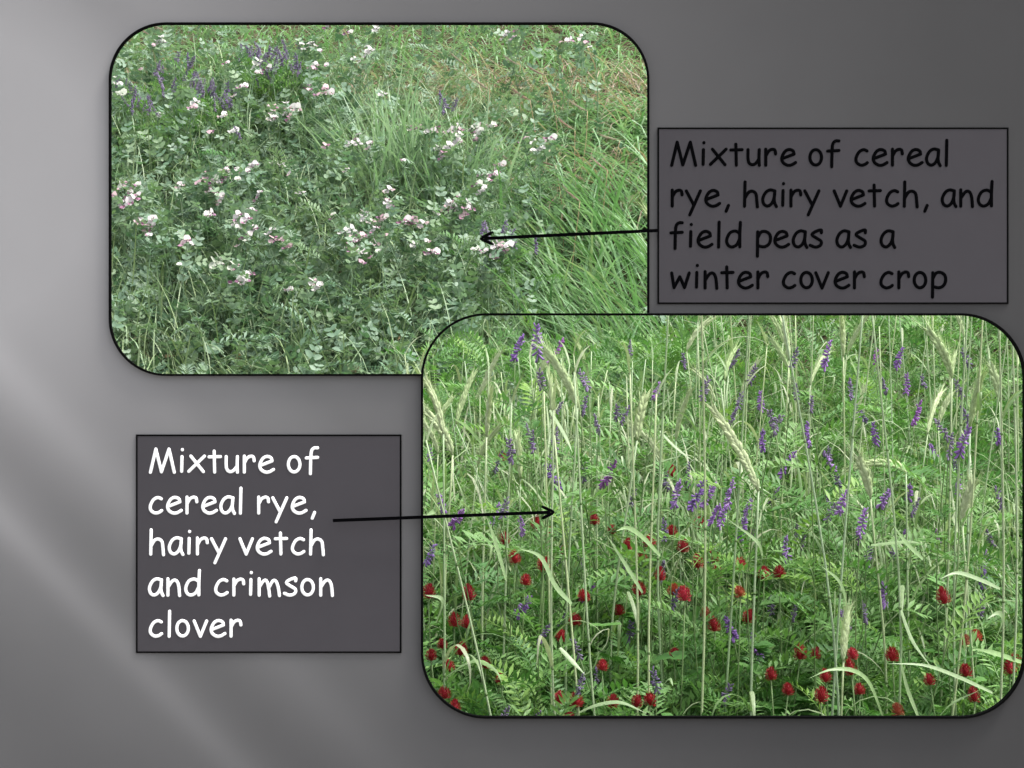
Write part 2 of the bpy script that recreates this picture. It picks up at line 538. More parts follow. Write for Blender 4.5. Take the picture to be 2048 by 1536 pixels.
# ------------------------------------------------------------------ caption plates and lettering
GL = {   # centre lines of the pen strokes, units of 1/3.2 photo pixel, baseline at 0
    'M': [[(0, 0), (35, 148)], [(35, 148), (71, 3)], [(71, 3), (119, 148)], [(119, 148), (153, 0)]],
    'i': [[(2, 100), (0, 6)], [(5, 144), (5, 145)]],
    'x': [[(13, 103), (93, 4)], [(100, 103), (0, 6)]],
    't': [[(32, 135), (35, 1)], [(0, 98), (72, 100)]],
    'u': [[(0, 100), (0, 42), (8, 14), (27, 4), (48, 12), (70, 40)], [(72, 100), (70, 50), (72, 0)]],
    'r': [[(0, 103), (0, 1)], [(0, 58), (18, 90), (40, 102), (58, 97), (63, 73)]],
    'e': [[(6, 44), (78, 72)], [(78, 72), (72, 92), (45, 101), (18, 86), (0, 48), (8, 18), (35, 1), (62, 3), (88, 18)]],
    'f': [[(72, 156), (50, 155), (34, 138), (29, 105), (27, 50), (26, -9)], [(0, 91), (72, 95)]],
    'c': [[(72, 92), (50, 100), (22, 86), (2, 48), (6, 18), (32, 1), (58, 6), (74, 17)]],
    'a': [[(78, 98), (46, 104), (18, 86), (1, 48), (8, 14), (32, 1), (58, 18), (74, 55), (78, 98)], [(78, 98), (74, 45), (78, 18), (88, -2)]],
    'l': [[(3, 160), (0, 0)]],
    'y': [[(0, 98), (44, 15)], [(90, 98), (22, -55)]],
    ',': [[(15, 5), (0, -32)]],
    'h': [[(3, 155), (0, 0)], [(1, 50), (25, 88), (50, 96), (72, 80), (78, 40), (82, -4)]],
    'v': [[(0, 98), (40, 0)], [(40, 0), (80, 98)]],
    'n': [[(0, 105), (0, 0)], [(0, 50), (28, 90), (52, 94), (68, 65), (75, -2)]],
    'd': [[(84, 88), (55, 103), (20, 90), (0, 46), (10, 12), (36, 1), (64, 16), (82, 50)], [(88, 158), (84, 80), (84, 2)]],
    's': [[(72, 92), (70, 110), (36, 100), (12, 80), (40, 58), (70, 38), (66, 12), (34, 0), (0, 12)]],
    'm': [[(0, 105), (0, 0)], [(0, 50), (27, 90), (47, 92), (60, 50), (67, -5)], [(60, 45), (87, 90), (107, 90), (122, 50), (130, -2)]],
    'p': [[(0, 98), (-2, -58)], [(0, 60), (20, 95), (50, 100), (76, 82), (82, 50), (70, 18), (40, 2), (5, 8)]],
    'w': [[(0, 96), (15, 3)], [(15, 3), (52, 72)], [(52, 72), (82, 3)], [(82, 3), (112, 96)]],
}
GL['o'] = [[(37 + 37 * math.cos(t), 51 + 49 * math.sin(t)) for t in np.linspace(.3, .3 + 2 * math.pi, 17)]]
U32 = S / 3.2
SR = 10.3 * U32


def stroke(pts):
    p3 = [(p[0] * U32, 0, p[1] * U32) for p in pts]
    n = 2 if len(p3) == 2 else (len(p3) - 1) * 4 + 1
    c = list(curve(p3, n))
    t0 = np.array(c[0]) - np.array(c[1]); t0 = t0 / (np.linalg.norm(t0) + 1e-12)
    t1 = np.array(c[-1]) - np.array(c[-2]); t1 = t1 / (np.linalg.norm(t1) + 1e-12)
    cap = [(.96, .28), (.75, .66), (.4, .92)]                       # rounded pen ends
    pts_ = [c[0] + t0 * SR * a for a, _ in cap] + c + [c[-1] + t1 * SR * a for a, _ in cap[::-1]]
    rad = [SR * b for _, b in cap] + [SR] * len(c) + [SR * b for _, b in cap[::-1]]
    pts_ = np.array(pts_); n = len(pts_); sides = 10
    t = frames(pts_); v = []
    for i in range(n):
        a = np.array([-t[i][2], 0, t[i][0]]); a /= np.linalg.norm(a) + 1e-12
        for k in range(sides):
            q = 2 * math.pi * k / sides
            v.append(pts_[i] + rad[i] * a * math.cos(q) + np.array([0, -.0005 * math.sin(q) * rad[i] / SR, 0]))
    f = [(i * sides + k, i * sides + (k + 1) % sides, (i + 1) * sides + (k + 1) % sides, (i + 1) * sides + k) for i in range(n - 1) for k in range(sides)]
    f += [tuple(range(sides))[::-1], tuple((n - 1) * sides + k for k in range(sides))]
    return T().add(v, f)


GM = {}
def glyph(ch, mat):
    k = (ch, mat)
    if k not in GM:
        t = T()
        for j, s_ in enumerate(GL[ch]):
            q = stroke(s_); q.v[:, 1] -= .00006 * j
            t.join(q)
        GM[k] = t.mesh('letter_' + ch.replace(',', 'comma'), [M[mat]])
    return GM[k]


def caption(x0, y0, x1, y1, lines, ox, oy, zoom, mat, label):
    yf = -.0016
    a, b = P(x0, y1, yf), P(x1, y0, yf)
    e = tag(empty('caption_plate', (a.x, 0, a.z)), label, 'sign')
    inv = Matrix.Translation((-a.x, 0, -a.z))
    bp = 3.2 * S
    t = box(a.x + bp, b.x - bp, yf, -.0004, a.z + bp, b.z - bp); t.v -= np.array([a.x, 0, a.z])
    obj('plate', t.mesh('plate', [M['plate']], False), e)
    br = T()
    for q in ((a.x, a.x + bp, a.z, b.z), (b.x - bp, b.x, a.z, b.z), (a.x + bp, b.x - bp, a.z, a.z + bp), (a.x + bp, b.x - bp, b.z - bp, b.z)):
        br.join(box(q[0], q[1], yf - .0004, -.0004, q[2], q[3]))
    br.v -= np.array([a.x, 0, a.z])
    obj('border', br.mesh('border', [M['black_paint']], False), e)
    for base, items in lines:
        for ch, x in items:
            p = P(ox + x / zoom, oy + base / zoom, yf - .0003)
            obj('letter', glyph(ch, mat), e, inv @ Matrix.Translation(p))
    return e


def ln(s_, xs_): return list(zip(s_.replace(' ', ''), xs_))


plate_r = caption(1315, 255, 2017, 608, [
    (248, ln('Mixture of cereal', (119, 291, 331, 443, 537, 634, 722, 876, 973, 1127, 1223, 1328, 1415, 1514, 1623))),
    (472, ln('rye, hairy vetch, and', (122, 199, 306, 417, 518, 617, 727, 772, 848, 1009, 1102, 1200, 1295, 1393, 1505, 1600, 1702, 1798))),
    (696, ln('field peas as a', (115, 222, 264, 376, 420, 590, 684, 784, 877, 1023, 1118, 1265))),
    (920, ln('winter cover crop', (119, 255, 302, 393, 485, 591, 730, 826, 908, 1014, 1120, 1264, 1363, 1447, 1549)))],
    1300, 240, 2.738, 'black_letter', 'dark grey caption plate with black lettering on rye, vetch and field peas')
plate_l = caption(272, 869, 803, 1306, [
    (303, ln('Mixture of', (162, 362, 408, 538, 647, 763, 862, 1045, 1160))),
    (565, ln('cereal rye,', (160, 272, 396, 497, 612, 738, 855, 945, 1070, 1198))),
    (827, ln('hairy vetch', (164, 282, 408, 463, 553, 735, 846, 962, 1070, 1187))),
    (1090, ln('and crimson', (155, 274, 388, 579, 696, 803, 858, 1020, 1131, 1252))),
    (1353, ln('clover', (160, 282, 331, 442, 551, 678)))],
    250, 850, 3.2, 'white_letter', 'dark grey caption plate with white lettering on rye, vetch and crimson clover')


def arrow(tail, tip, arms, y, label):
    e = tag(empty('pointer_arrow', P(*tail, y)), label, 'arrow')
    inv = Matrix.Translation(-P(*tail, y))
    def bar(p, q, w_):
        a, b = P(*p, y), P(*q, y); d_ = (b - a).normalized(); n_ = Vector((-d_.z, 0, d_.x)) * w_ * S / 2
        v = []
        for c in (a, b):
            for yy in (-.0025, 0):
                for sg in (-1, 1): v.append(tuple(c + n_ * sg + Vector((0, yy, 0))))
        return T().add(v, [(0, 1, 3, 2), (4, 6, 7, 5), (0, 4, 5, 1), (2, 3, 7, 6), (0, 2, 6, 4), (1, 5, 7, 3)])
    d_ = np.array(tip) - np.array(tail); d_ = d_ / np.linalg.norm(d_)
    stop = tuple(np.array(tip) - d_ * 8)
    obj('shaft', bar(tail, stop, 6.4).mesh('shaft', [M['black_letter']], False), e, inv)
    hd = T()
    for i, a in enumerate(arms):
        p = np.array([P(*a, y), P(*tip, y)], float)
        c = curve(p, 6); c[:, 1] += -.0012 - .0003 * i
        q = tube(c, [.6 * 3.2 * S] + [3.2 * S] * 4 + [1.0 * S], 8); q.v[:, 1] = (q.v[:, 1] - (y - .0012)) * .6 + y - .0014
        hd.join(q)
    obj('arrow_head', hd.mesh('arrow_head', [M['black_letter']]), e, inv)
    return e


arrow((1317, 461), (960, 477.5), ((986.5, 464), (987.5, 489)), -.0105, 'black arrow pointing from the black lettered plate at the pea plants')
arrow((666, 1041), (1109, 1024), ((1083, 1012.5), (1084, 1037)), -.0125, 'black arrow pointing from the white lettered plate at the red clover')

# ------------------------------------------------------------------ plant pieces
def vetch_frond(seed, L=.11, pairs=10, ll=.025, lw=.0058):
    r_ = random.Random(seed)
    n = 7
    p = curve([(0, 0, 0), (L * .35, r_.uniform(-.05, .05) * L, .05 * L), (L * .7, r_.uniform(-.08, .08) * L, .02 * L), (L, r_.uniform(-.12, .12) * L, -.1 * L)], 13)
    t = tube(p[::3], np.linspace(.0011, .0005, len(p[::3])), 3, False)
    lf = slim(ll, lw * 1.12)
    for i in range(pairs):
        u = .10 + .86 * i / (pairs - 1)
        k = u * 12; j = int(min(k, 11)); q = p[j] + (p[j + 1] - p[j]) * (k - j)
        tg = p[j + 1] - p[j]; a0 = math.atan2(tg[1], tg[0])
        sc = (.75 + .35 * math.sin(math.pi * (u * .8 + .12))) * (1 - .35 * max(0, u - .75) / .25)
        for s_ in (-1, 1):
            A_ = at(q, mrot(a0 + s_ * (R(62) + r_.uniform(-.15, .15)) * (1 - .3 * u), .3 + r_.uniform(-.25, .25), s_ * .3)) @ Matrix.Scale(sc * r_.uniform(.88, 1.12), 4)
            t.join(lf, A_)
    # tendril
    e = p[-1]
    t.join(tube([e, e + np.array((.012, .004, .004)), e + np.array((.024, -.003, .002))], .0004, 3, False))
    return t


def clover_leaf(seed):
    r_ = random.Random(seed)
    t = T()
    lf = oval(.024, .023, .12, .2, .55)
    for a in (0, 2 * math.pi / 3, -2 * math.pi / 3):
        t.join(lf, mrot(a + r_.uniform(-.1, .1), .15 + r_.uniform(-.1, .15), 0))
    t.join(tube(curve([(0, 0, 0), (.01, .0, -.03), (.0, .01, -.07)], 3), .0009, 3, False))
    return t


def pea_leaf(seed, sc=1.0):
    """two clasping stipules, two pairs of leaflets and a branched tendril"""
    r_ = random.Random(seed)
    t = T()
    st = oval(.042, .032, .1, .2, .34)
    for s_ in (-1, 1):
        t.join(st, mrot(s_ * 1.0, .35, s_ * .35))
    p = curve([(0, 0, 0), (.04, 0, .018), (.085, r_.uniform(-.01, .01), .024), (.12, r_.uniform(-.02, .02), .018)], 9)
    t.join(tube(p[::4], np.linspace(.0013, .0006, 3), 3, False))
    lf = oval(.042, .028, .18, .22, .4)
    for j, sc_ in ((4, 1), (6, .85)):
        for s_ in (-1, 1):
            t.join(lf, at(p[j], mrot(s_ * (.95 + r_.uniform(-.2, .2)), .15 + r_.uniform(-.2, .25), s_ * .2)) @ Matrix.Scale(sc_ * r_.uniform(.85, 1.1), 4))
    e = p[-1]
    for k in range(2):
        c = [e + np.array((.010 * i, (k * 2 - 1) * .004 * i + .005 * math.sin(i * 1.4 + seed + k), .006 * math.sin(i * .9 + seed))) for i in (0, 2, 5)]
        t.join(tube(c, .0005, 3, False))
    return t


def pea_flower(seed):
    """upright standard petal, two darker wings, keel, green calyx; faces +X"""
    r_ = random.Random(seed)
    t = T()
    n = 9
    vs = [(0, 0, 0)]
    for i in range(n):                                 # standard: wide notched banner, folded back
        a = R(-100 + 200 * i / (n - 1)); rr = .0165 * (1 - .16 * math.exp(-(a / .25) ** 2))
        vs.append((-.005 - .005 * math.cos(a) + .003 * abs(math.sin(a)), rr * .86 * math.sin(a), .005 + rr * 1.3 * math.cos(a)))
    t.add(vs, [(0, i, i + 1) for i in range(1, n)], 0)
    vs2 = [(x * 1 - .0012, y * .98, z) for x, y, z in vs]
    wing = leaflet(.017, .011, 4, .25, .3)
    for s_ in (-1, 1):
        w_ = T().join(wing, at((.0, s_ * .0025, .001), mrot(s_ * .22, -.25, s_ * 1.1))); w_.m = [1] * len(w_.f); t.join(w_)
    k_ = T().join(leaflet(.012, .008, 3, .3, .6), at((0, 0, -.001), mrot(0, -.5))); k_.m = [0] * len(k_.f); t.join(k_)
    c_ = tube([(-.010, 0, -.001), (-.004, 0, 0), (.002, 0, .001)], [.002, .0042, .003], 6); c_.m = [2] * len(c_.f); t.join(c_)
    return t


def pea_raceme(seed, count):
    """peduncle carrying one or two flowers; grows along +X from the axil"""
    r_ = random.Random(seed)
    p = curve([(0, 0, 0), (.02, .002, .016), (.045, 0, .022)], 5)
    t = tube(p, .0011, 4); t.m = [2] * len(t.f)
    for k in range(count):
        fl_ = pea_flower(seed + 9 * k)
        t.join(fl_, at(p[-1] + np.array((.006, (k - .5 * (count - 1)) * .023, .013 * k)), mrot((k - .5 * (count - 1)) * 1.0 + r_.uniform(-.4, .4), r_.uniform(-.1, .5), r_.uniform(-.3, .3))) @ Matrix.Scale(r_.uniform(.95, 1.25), 4))
    return t


def vetch_spike(seed, L=.058, nf=36, dusk=0):
    """one-sided raceme: narrow drooping tubular florets on an axis along +Z"""
    r_ = random.Random(seed)
    t = tube([(0, 0, -.012), (0, 0, L)], [.0012, .0006], 4); t.m = [1] * len(t.f)
    for i in range(nf):
        u = i / (nf - 1)
        z = L * (.02 + .93 * u)
        a = r_.uniform(-2.0, 2.0)
        ln_ = .0135 * (1 - .5 * u) * r_.uniform(.85, 1.15)
        dr = -.95 + 1.7 * u + r_.uniform(-.3, .25)
        p = [(0, 0, 0), (ln_ * .5, 0, 0), (ln_ * .88, 0, .0008), (ln_, 0, .002)]
        q = tube(p, [.0010, .0022 * (1 - .3 * u), .0026 * (1 - .4 * u), .0012], 5)
        t.join(q, at((0, 0, z), mrot(a, dr)))
    return t


def clover_head(seed, L=.034, Rr=.0115):
    r_ = random.Random(seed)
    t = T()
    rings, sg = 7, 8
    vs = []
    for i in range(rings + 1):
        u = i / rings; rad = Rr * .62 * math.sin(math.pi * min(1, u * .86 + .12)) ** .7
        for k in range(sg): vs.append((rad * math.cos(2 * math.pi * k / sg), rad * math.sin(2 * math.pi * k / sg), L * u))
    t.add(vs, [(i * sg + k, i * sg + (k + 1) % sg, (i + 1) * sg + (k + 1) % sg, (i + 1) * sg + k) for i in range(rings) for k in range(sg)] + [tuple(rings * sg + k for k in range(sg))])
    fl_ = leaflet(.0098, .0034, 2, -.1, .5)
    n = 112
    for i in range(n):                                  # florets in a tight spiral
        u = (i + .5) / n
        a = i * 2.39996
        rad = Rr * .66 * math.sin(math.pi * min(1, u * .84 + .12)) ** .75
        t.join(fl_, at((rad * math.cos(a), rad * math.sin(a), L * u * .93), mrot(a, .05 + 1.25 * u + r_.uniform(-.3, .3), r_.uniform(-.5, .5))) @ Matrix.Scale(r_.uniform(.75, 1.1) * (1.05 - .3 * u), 4))
    return t


def rye_ear(seed, L=.095, bend=.15):
    """two rows of spikelets with awns along a curved axis (+Z, bending to +X)"""
    r_ = random.Random(seed)
    ax = np.array([(bend * L * (u ** 2), 0, L * u) for u in np.linspace(0, 1, 12)])
    t = tube(ax, np.linspace(.0017, .0008, 12), 4)
    n = 42
    for i in range(n):
        u = (i + .5) / n
        k = u * 11; j = int(min(k, 10)); c = ax[j] + (ax[j + 1] - ax[j]) * (k - j)
        s_ = 1 if i % 2 else -1
        w_ = math.sin(math.pi * min(1, u * .82 + .14)) ** .6
        th = bend * 2 * u
        az = (0 if s_ > 0 else math.pi) + r_.uniform(-.35, .35)
        ln_ = .0185 * (.75 + .25 * w_)
        q = tube([(0, 0, 0), (ln_ * .35, 0, 0), (ln_ * .75, 0, 0), (ln_, 0, 0)], [.0007, .0030 * w_, .0024 * w_, .0004], 5, False)
        for ia in range(2):
            e = np.array((ln_, 0, 0)); la = .024 * r_.uniform(.7, 1.2)
            q.add([e + (0, -.0005, 0), e + (0, .0005, 0), e + (la, .004 * (ia - .5), .004 * r_.uniform(-1, 1))], [(0, 1, 2)])
        t.join(q, at(c, Matrix.Rotation(th, 4, 'Y') @ mrot(az, R(78) + r_.uniform(-.06, .06))))
    return t


def blade(seed, L, W, droop, n=7, kink=None):
    """arching grass leaf along +X / +Z"""
    r_ = random.Random(seed)
    pts = [np.array((0, 0, 0.))]; a = r_.uniform(1.1, 1.45)
    for i in range(n):
        a -= droop / n * (1 + .6 * i / n)
        if kink and i == kink: a -= 1.3
        pts.append(pts[-1] + np.array((math.cos(a), r_.uniform(-.05, .05), math.sin(a))) * L / n)
    u = np.linspace(0, 1, n + 1)
    return ribbon(np.array(pts), W * np.clip(np.minimum(.55 + u * 2, (1 - u) * 1.9 + .03), 0, 1), (0, 1, 0), .3)


def mk(t, name, *mats): return t.mesh(name, [M[m] for m in mats])


TF = [vetch_frond(i, .095 + .012 * (i % 4), 9 + i % 3) for i in range(6)]
TC = [clover_leaf(i) for i in range(3)]
TP = [pea_leaf(i) for i in range(5)]
ME_frond = [mk(t, 'vetch_leaf', 'vetch_leaf') for t in TF]
ME_frond_pale = ME_frond
ME_clover_leaf = [mk(t, 'clover_leaf', 'clover_leaf') for t in TC]
ME_pea_leaf = [mk(t, 'pea_leaf', 'pea_leaf') for t in TP]
ME_pea_fl = {(c, k): mk(pea_raceme(11 * k + c, c), 'pea_flower', 'petal_white', ('petal_pink', 'petal_mauve', 'petal_white')[k % 3], 'pea_stem') for c in (1, 2, 3) for k in range(3)}
ME_pea_pk = {(c, k): mk(pea_raceme(11 * k + c, c), 'pea_flower', 'petal_pink', 'petal_mauve', 'pea_stem') for c in (1, 2) for k in range(2)}
ME_spike = [mk(vetch_spike(i, .046 + .006 * (i % 4), 34 + i), 'flower_spike', 'vetch_purple', 'green_stem') for i in range(5)]
ME_spike_d = [mk(vetch_spike(40 + i, .046 + .006 * (i % 3), 28 + i), 'flower_spike', 'vetch_dusky', 'green_stem') for i in range(3)]
ME_head = [mk(clover_head(i, .023 + .003 * (i % 3)), 'flower_head', 'clover_red') for i in range(4)]
ME_head_f = [mk(clover_head(20 + i, .021, .010), 'flower_head', 'clover_faded') for i in range(2)]
ME_ear = {}
def ear_mesh(L, bend):
    k = (round(L, 2), round(bend, 1))
    if k not in ME_ear: ME_ear[k] = mk(rye_ear(len(ME_ear), max(k[0], .05), k[1]), 'ear', 'rye_ear')
    return ME_ear[k]
ME_blade = [mk(blade(i, U(.13, .24), U(.006, .009), (1.5, 2.2, 2.8, 1.0)[i % 4], 8, (None, 4, None, 5)[i % 4]), 'leaf', 'rye_leaf') for i in range(8)]


def stem_obj(parent, base, pts, r0, r1, mat, n=9, name='stem', sides=5):
    p = curve([np.array(q, float) for q in pts], n) - np.array(base, float)
    return obj(name, tube(p, np.linspace(r0, r1, n), sides).mesh(name, [M[mat]]), parent), p


def clear_bar(x, y, z):
    """highest point a plant of the front bed reaches"""
    if x / (S * (D + y) / D) + 1024 > 1420: return min(z, g(x, y) + 1.05)
    return min(z, ZC + .083 * (D + y) / D)


# ------------------------------------------------------------------ cereal rye, front bed
BED_L = lambda y: -.118 * (D + y) / D          # west edge of the tall rye
rye_list = []
ME_flag = [mk(blade(60 + i, .06 + .02 * i, .0045, .5 + .4 * i, 6), 'leaf', 'rye_leaf') for i in range(3)]
ME_node = mk(tube([(0, 0, -.003), (0, 0, 0), (0, 0, .003)], [.0021, .003, .0021], 6), 'node', 'green_stem')


def rye(base, top, ear_len, ear_dir, label, bend=.15, leaves=2, r0=.0021, group=None, mid=None, fat=1.0):
    """base, top: foot and ear base; ear_dir: direction of the ear's tip"""
    e = tag(empty('rye_plant', base), label, 'rye', group)
    b, t = np.array(base, float), np.array(top, float)
    m_ = b + (t - b) * .5 + (np.array((random.gauss(0, .018), U(-.01, .01), 0)) if mid is None else np.array(mid))
    so, p = stem_obj(e, base, [b, m_, t], r0, r0 * .62, 'rye_stem', 11)
    if b[1] < .8:
        for u in (.3, .55, .78):                    # swollen nodes
            k = u * 10; j = int(k); c = p[j] + (p[j + 1] - p[j]) * (k - j); d_ = Vector(p[j + 1] - p[j])
            obj('node', ME_node, so, at(c, Vector((0, 0, 1)).rotation_difference(d_).to_matrix().to_4x4()) @ Matrix.Scale(r0 * (1 - .38 * u) / .002, 4))
    if ear_len:
        d_ = Vector(ear_dir).normalized()
        q = Vector((0, 0, 1)).rotation_difference(d_)
        az = math.atan2(d_.y, d_.x)
        Mx = at(p[-1], q.to_matrix().to_4x4() @ Matrix.Rotation(az + U(-.4, .4), 4, 'Z'))
        obj('ear', ear_mesh(ear_len, bend), e, Mx @ Matrix.Diagonal((fat, fat, 1, 1)))
    else:                                           # still unfolding: ends in an upright leaf
        obj('leaf', ME_flag[random.randrange(3)], e, at(p[-1] - np.array((0, 0, .004)), Matrix.Rotation(U(0, 6.28), 4, 'Z')))
    for _ in range(leaves):
        u = random.choice((.3, .55, .78)) + U(-.03, .03)
        k = u * 10; j = int(k); c = p[j] + (p[j + 1] - p[j]) * (k - j)
        sc = U(.6, 1.0)
        obj('leaf', random.choice(ME_blade), e, at(c, Matrix.Rotation(U(0, 6.28), 4, 'Z')) @ Matrix.Scale(sc, 4))
    rye_list.append((e, p + b))
    return e


# the stalks one can follow: ear base px, ear tip px, foot px at the sill, depth, bend
EARS = [
    ((1155, 815), (1108, 660), 1150, .55, .25, 'rye stalk with a slender grey green ear tilted towards the pair of purple vetch spikes'),
    ((973, 873), (979, 778), 976, .75, .1, 'rye stalk with a short upright yellow green ear near the small red clover head'),
    ((1274, 880), (1281, 752), 1258, .7, .1, 'rye stalk with an upright yellowish ear above a bent leaf'),
    ((1041, 957), (1040, 900), 1040, 1.1, .1, 'rye stalk with a small pale ear and a leaf crossing beside it'),
    ((1517, 982), (1434, 770), 1508, .42, .12, 'rye stalk with the longest pale ear, leaning far over and feathery'),
    ((1578, 720), (1572, 630), 1583, 1.2, .1, 'rye stalk with a thin pale ear reaching the frame above dusky vetch'),
    ((1687, 712), (1684, 628), 1690, 1.1, .1, 'rye stalk with a whitish straight ear cut by the frame'),
    ((1904, 756), (1884, 628), 1852, .7, .2, 'rye stalk with a long cream ear tilted beside the rounded frame corner'),
    ((1940, 855), (1955, 720), 1900, .65, .15, 'rye stalk with a cream ear leaning towards the vertical frame edge'),
    ((1999, 801), (1994, 742), 1996, 1.3, .1, 'rye stalk with a tiny white ear close to the vertical frame edge'),
    ((1812, 945), (1734, 862), 1845, .8, .6, 'rye stalk with a drooping pale ear bent down to one side'),
    ((1741, 997), (1727, 886), 1743, .6, .1, 'rye stalk with a plump pale green ear under the drooping ear'),
    ((1925, 1050), (1933, 945), 1958, .5, .1, 'rye stalk with a broad upright ear above the single red clover head'),
    ((1687, 1322), (1690, 1215), 1668, .34, .1, 'short rye stalk with a low pale ear standing among red clover heads'),
    ((905, 910), (872, 785), 935, .9, .2, 'rye stalk with a faint ear arching near the rounded frame corner'),
]
for (b, tip, foot, y, bend, lab) in EARS:
    y = .30 + (y - .34) * .8
    top = P(b[0], b[1], y); k = S * (D + y) / D
    tp = P(tip[0], tip[1], y)
    base = Vector(((foot - 1024) * k, y + U(-.02, .02), 0)); base.z = g(base.x, base.y) - .01
    d_ = tp - top
    rye(base, top, max(.055, d_.length - .028), (d_.x, U(-.15, .15) * d_.length, d_.z), lab, bend, 2, .0025 if y < .8 else .0020, fat=1.45)

# plain stalks whose tops leave the opening
STALKS = [(880, 876, .5), (970, 1043, .40), (1143, 1165, .45), (1157, 1187, .42), (1203, 1233, .48), (1320, 1325, .50), (1388, 1385, .55), (1258, 1257, .6),
          (1668, 1640, .55), (1640, 1680, .50), (1743, 1746, .45), (1890, 1850, .60), (1975, 1965, .40), (1998, 1985, .5), (1450, 1425, .7), (1355, 1362, .75), (1100, 1108, .7), (1010, 1000, .8), (1935, 1930, .7)]
for i, (xt, xb, y) in enumerate(STALKS):
    y = .27 + (y - .4) * .6
    k = S * (D + y) / D
    sl_ = (xt - xb) / 410.0
    base = Vector(((xb + 60 * -sl_ - 1024) * k, y, 0)); base.z = g(base.x, y) - .01
    zt_ = ZC + U(.02, .075) * (D + y) / D
    if xt > 1320: zt_ += U(.05, .25)
    elif i % 3 < 1: zt_ -= .15
    else: zt_ -= .06
    if sl_ < -.15: zt_ = ZC - .08
    top = Vector((base.x + (zt_ - base.z) * sl_, y + U(-.03, .03), zt_))
    e = rye(base, top, U(.07, .10) if i % 3 < (1 if xt < 1330 else 2) else 0, (sl_ + U(-.3, .3), U(-.2, .2), 1), 'tall pale rye stalk standing straight among the red clover', .2, 2, .0022, 'tall pale rye stalks among the clover')
    later(e, xb, 1250, 'tall pale rye stalk past red clover,', MARKS)
# thinner crowd of rye behind
n = 0
while n < 145:
    y = .75 + 1.45 * random.random() ** .8
    u_ = U(850, 2150) if n % 4 else U(850, 1330); k = S * (D + y) / D
    x = (u_ - 1024) * k
    base = Vector((x, y, g(x, y) - .01))
    lx = random.gauss(0, .055)
    zt_ = min(clear_bar(x, y, 9) - (U(.0, .22) if u_ > 1330 else U(0, .12)), base.z + U(.72, .95))
    if zt_ - base.z < .35: continue
    has = random.random() < (.22 if u_ < 1330 else .45)
    if has: zt_ -= .13
    elif u_ < 1330: zt_ -= .06
    top = Vector((x + lx, y + U(-.04, .04), zt_))
    nl_ = random.choice((1, 2, 2, 3))
    e = rye(base, top, U(.06, .095) if has else 0, (U(-.5, .5), U(-.3, .3), 1), 'thin rye stalk with a pale ear standing behind the vetch' if has else 'thin rye stalk with narrow bent leaves standing behind the vetch', U(.1, .4), nl_, U(.0015, .0020),
        'eared rye stalks behind the vetch' if has else 'earless rye stalks behind the vetch')
    later(e, 1024 + top.x / k, 768 - (top.z - .2 - ZC) / k, ('thin eared rye stalk with %s,' if has else 'thin earless rye stalk with %s,') % ('', 'one bent leaf', 'two bent leaves', 'three bent leaves')[nl_], MARKS)
    n += 1
# rye beside the opening, seen when one steps aside
for i in range(30):
    y = U(.4, 2.1); x = (BED_L(y) - U(.03, .6)) if i < 16 else U(.75, 1.5) * (D + y) / D
    base = Vector((x, y, g(x, y) - .01)); zt_ = min(1.40, base.z + .6) - U(0, .15)
    if zt_ - base.z < .3: continue
    rye(base, Vector((x + U(-.04, .04), y, zt_)), U(.06, .09), (U(-.5, .5), U(-.3, .3), 1), 'shorter rye stalk with a pale ear at the side of the front bed', .2, 2, .0018, 'shorter rye at the sides of the front bed')

# bent leaves that stand out, each on the nearest stalk
BENT = [
    [(1120, 1295), (1145, 1322), (1170, 1349)], [(1170, 1349), (1186, 1335), (1196, 1307), (1190, 1312)], [(893, 1352), (930, 1327), (960, 1322), (990, 1340), (1003, 1362)], [(1150, 1428), (1190, 1410), (1240, 1404), (1292, 1426)],
    [(1295, 1422), (1318, 1382), (1338, 1357), (1346, 1372)], [(1765, 1432), (1738, 1366), (1705, 1341), (1660, 1340), (1618, 1357)], [(1800, 1213), (1825, 1280), (1862, 1334)],
    [(1985, 1386), (1920, 1356), (1850, 1331), (1778, 1327)], [(1836, 1434), (1812, 1372), (1797, 1302)], [(2046, 1326), (1990, 1307), (1945, 1297)], [(1525, 1112), (1512, 1082), (1455, 1038)],
    [(2000, 1178), (1960, 1160), (1915, 1146), (1880, 1158)], [(1742, 1090), (1810, 1083), (1845, 1087)], [(1846, 1119), (1812, 1086), (1785, 1048)], [(1695, 1222), (1680, 1166), (1640, 1130)],
    [(1143, 1208), (1110, 1172), (1080, 1114), (1038, 1097)], [(1320, 1112), (1285, 1075), (1255, 1056), (1232, 1062)], [(1285, 1186), (1252, 1132), (1213, 1070)], [(1012, 1160), (990, 1085), (972, 1030)],
    [(872, 1245), (884, 1200), (850, 1190)], [(1041, 958), (1066, 918), (1098, 868)], [(1300, 818), (1330, 802), (1370, 778)], [(1320, 862), (1352, 895), (1392, 926)], [(1285, 936), (1330, 920), (1362, 912)], [(1243, 912), (1250, 930), (1264, 948)],
    [(1722, 785), (1712, 745), (1694, 702)], [(1390, 1030), (1400, 1000), (1424, 965)], [(1930, 1300), (1928, 1290), (1925, 1252)], [(1990, 1280), (2004, 1240), (1996, 1226), (1975, 1238)], [(880, 1010), (868, 1022), (850, 1032)],
    [(965, 890), (935, 855), (905, 835)], [(1100, 820), (1130, 870), (1145, 905)], [(1480, 950), (1500, 962), (1545, 990)], [(1880, 1430), (1905, 1405), (1960, 1380)],
]
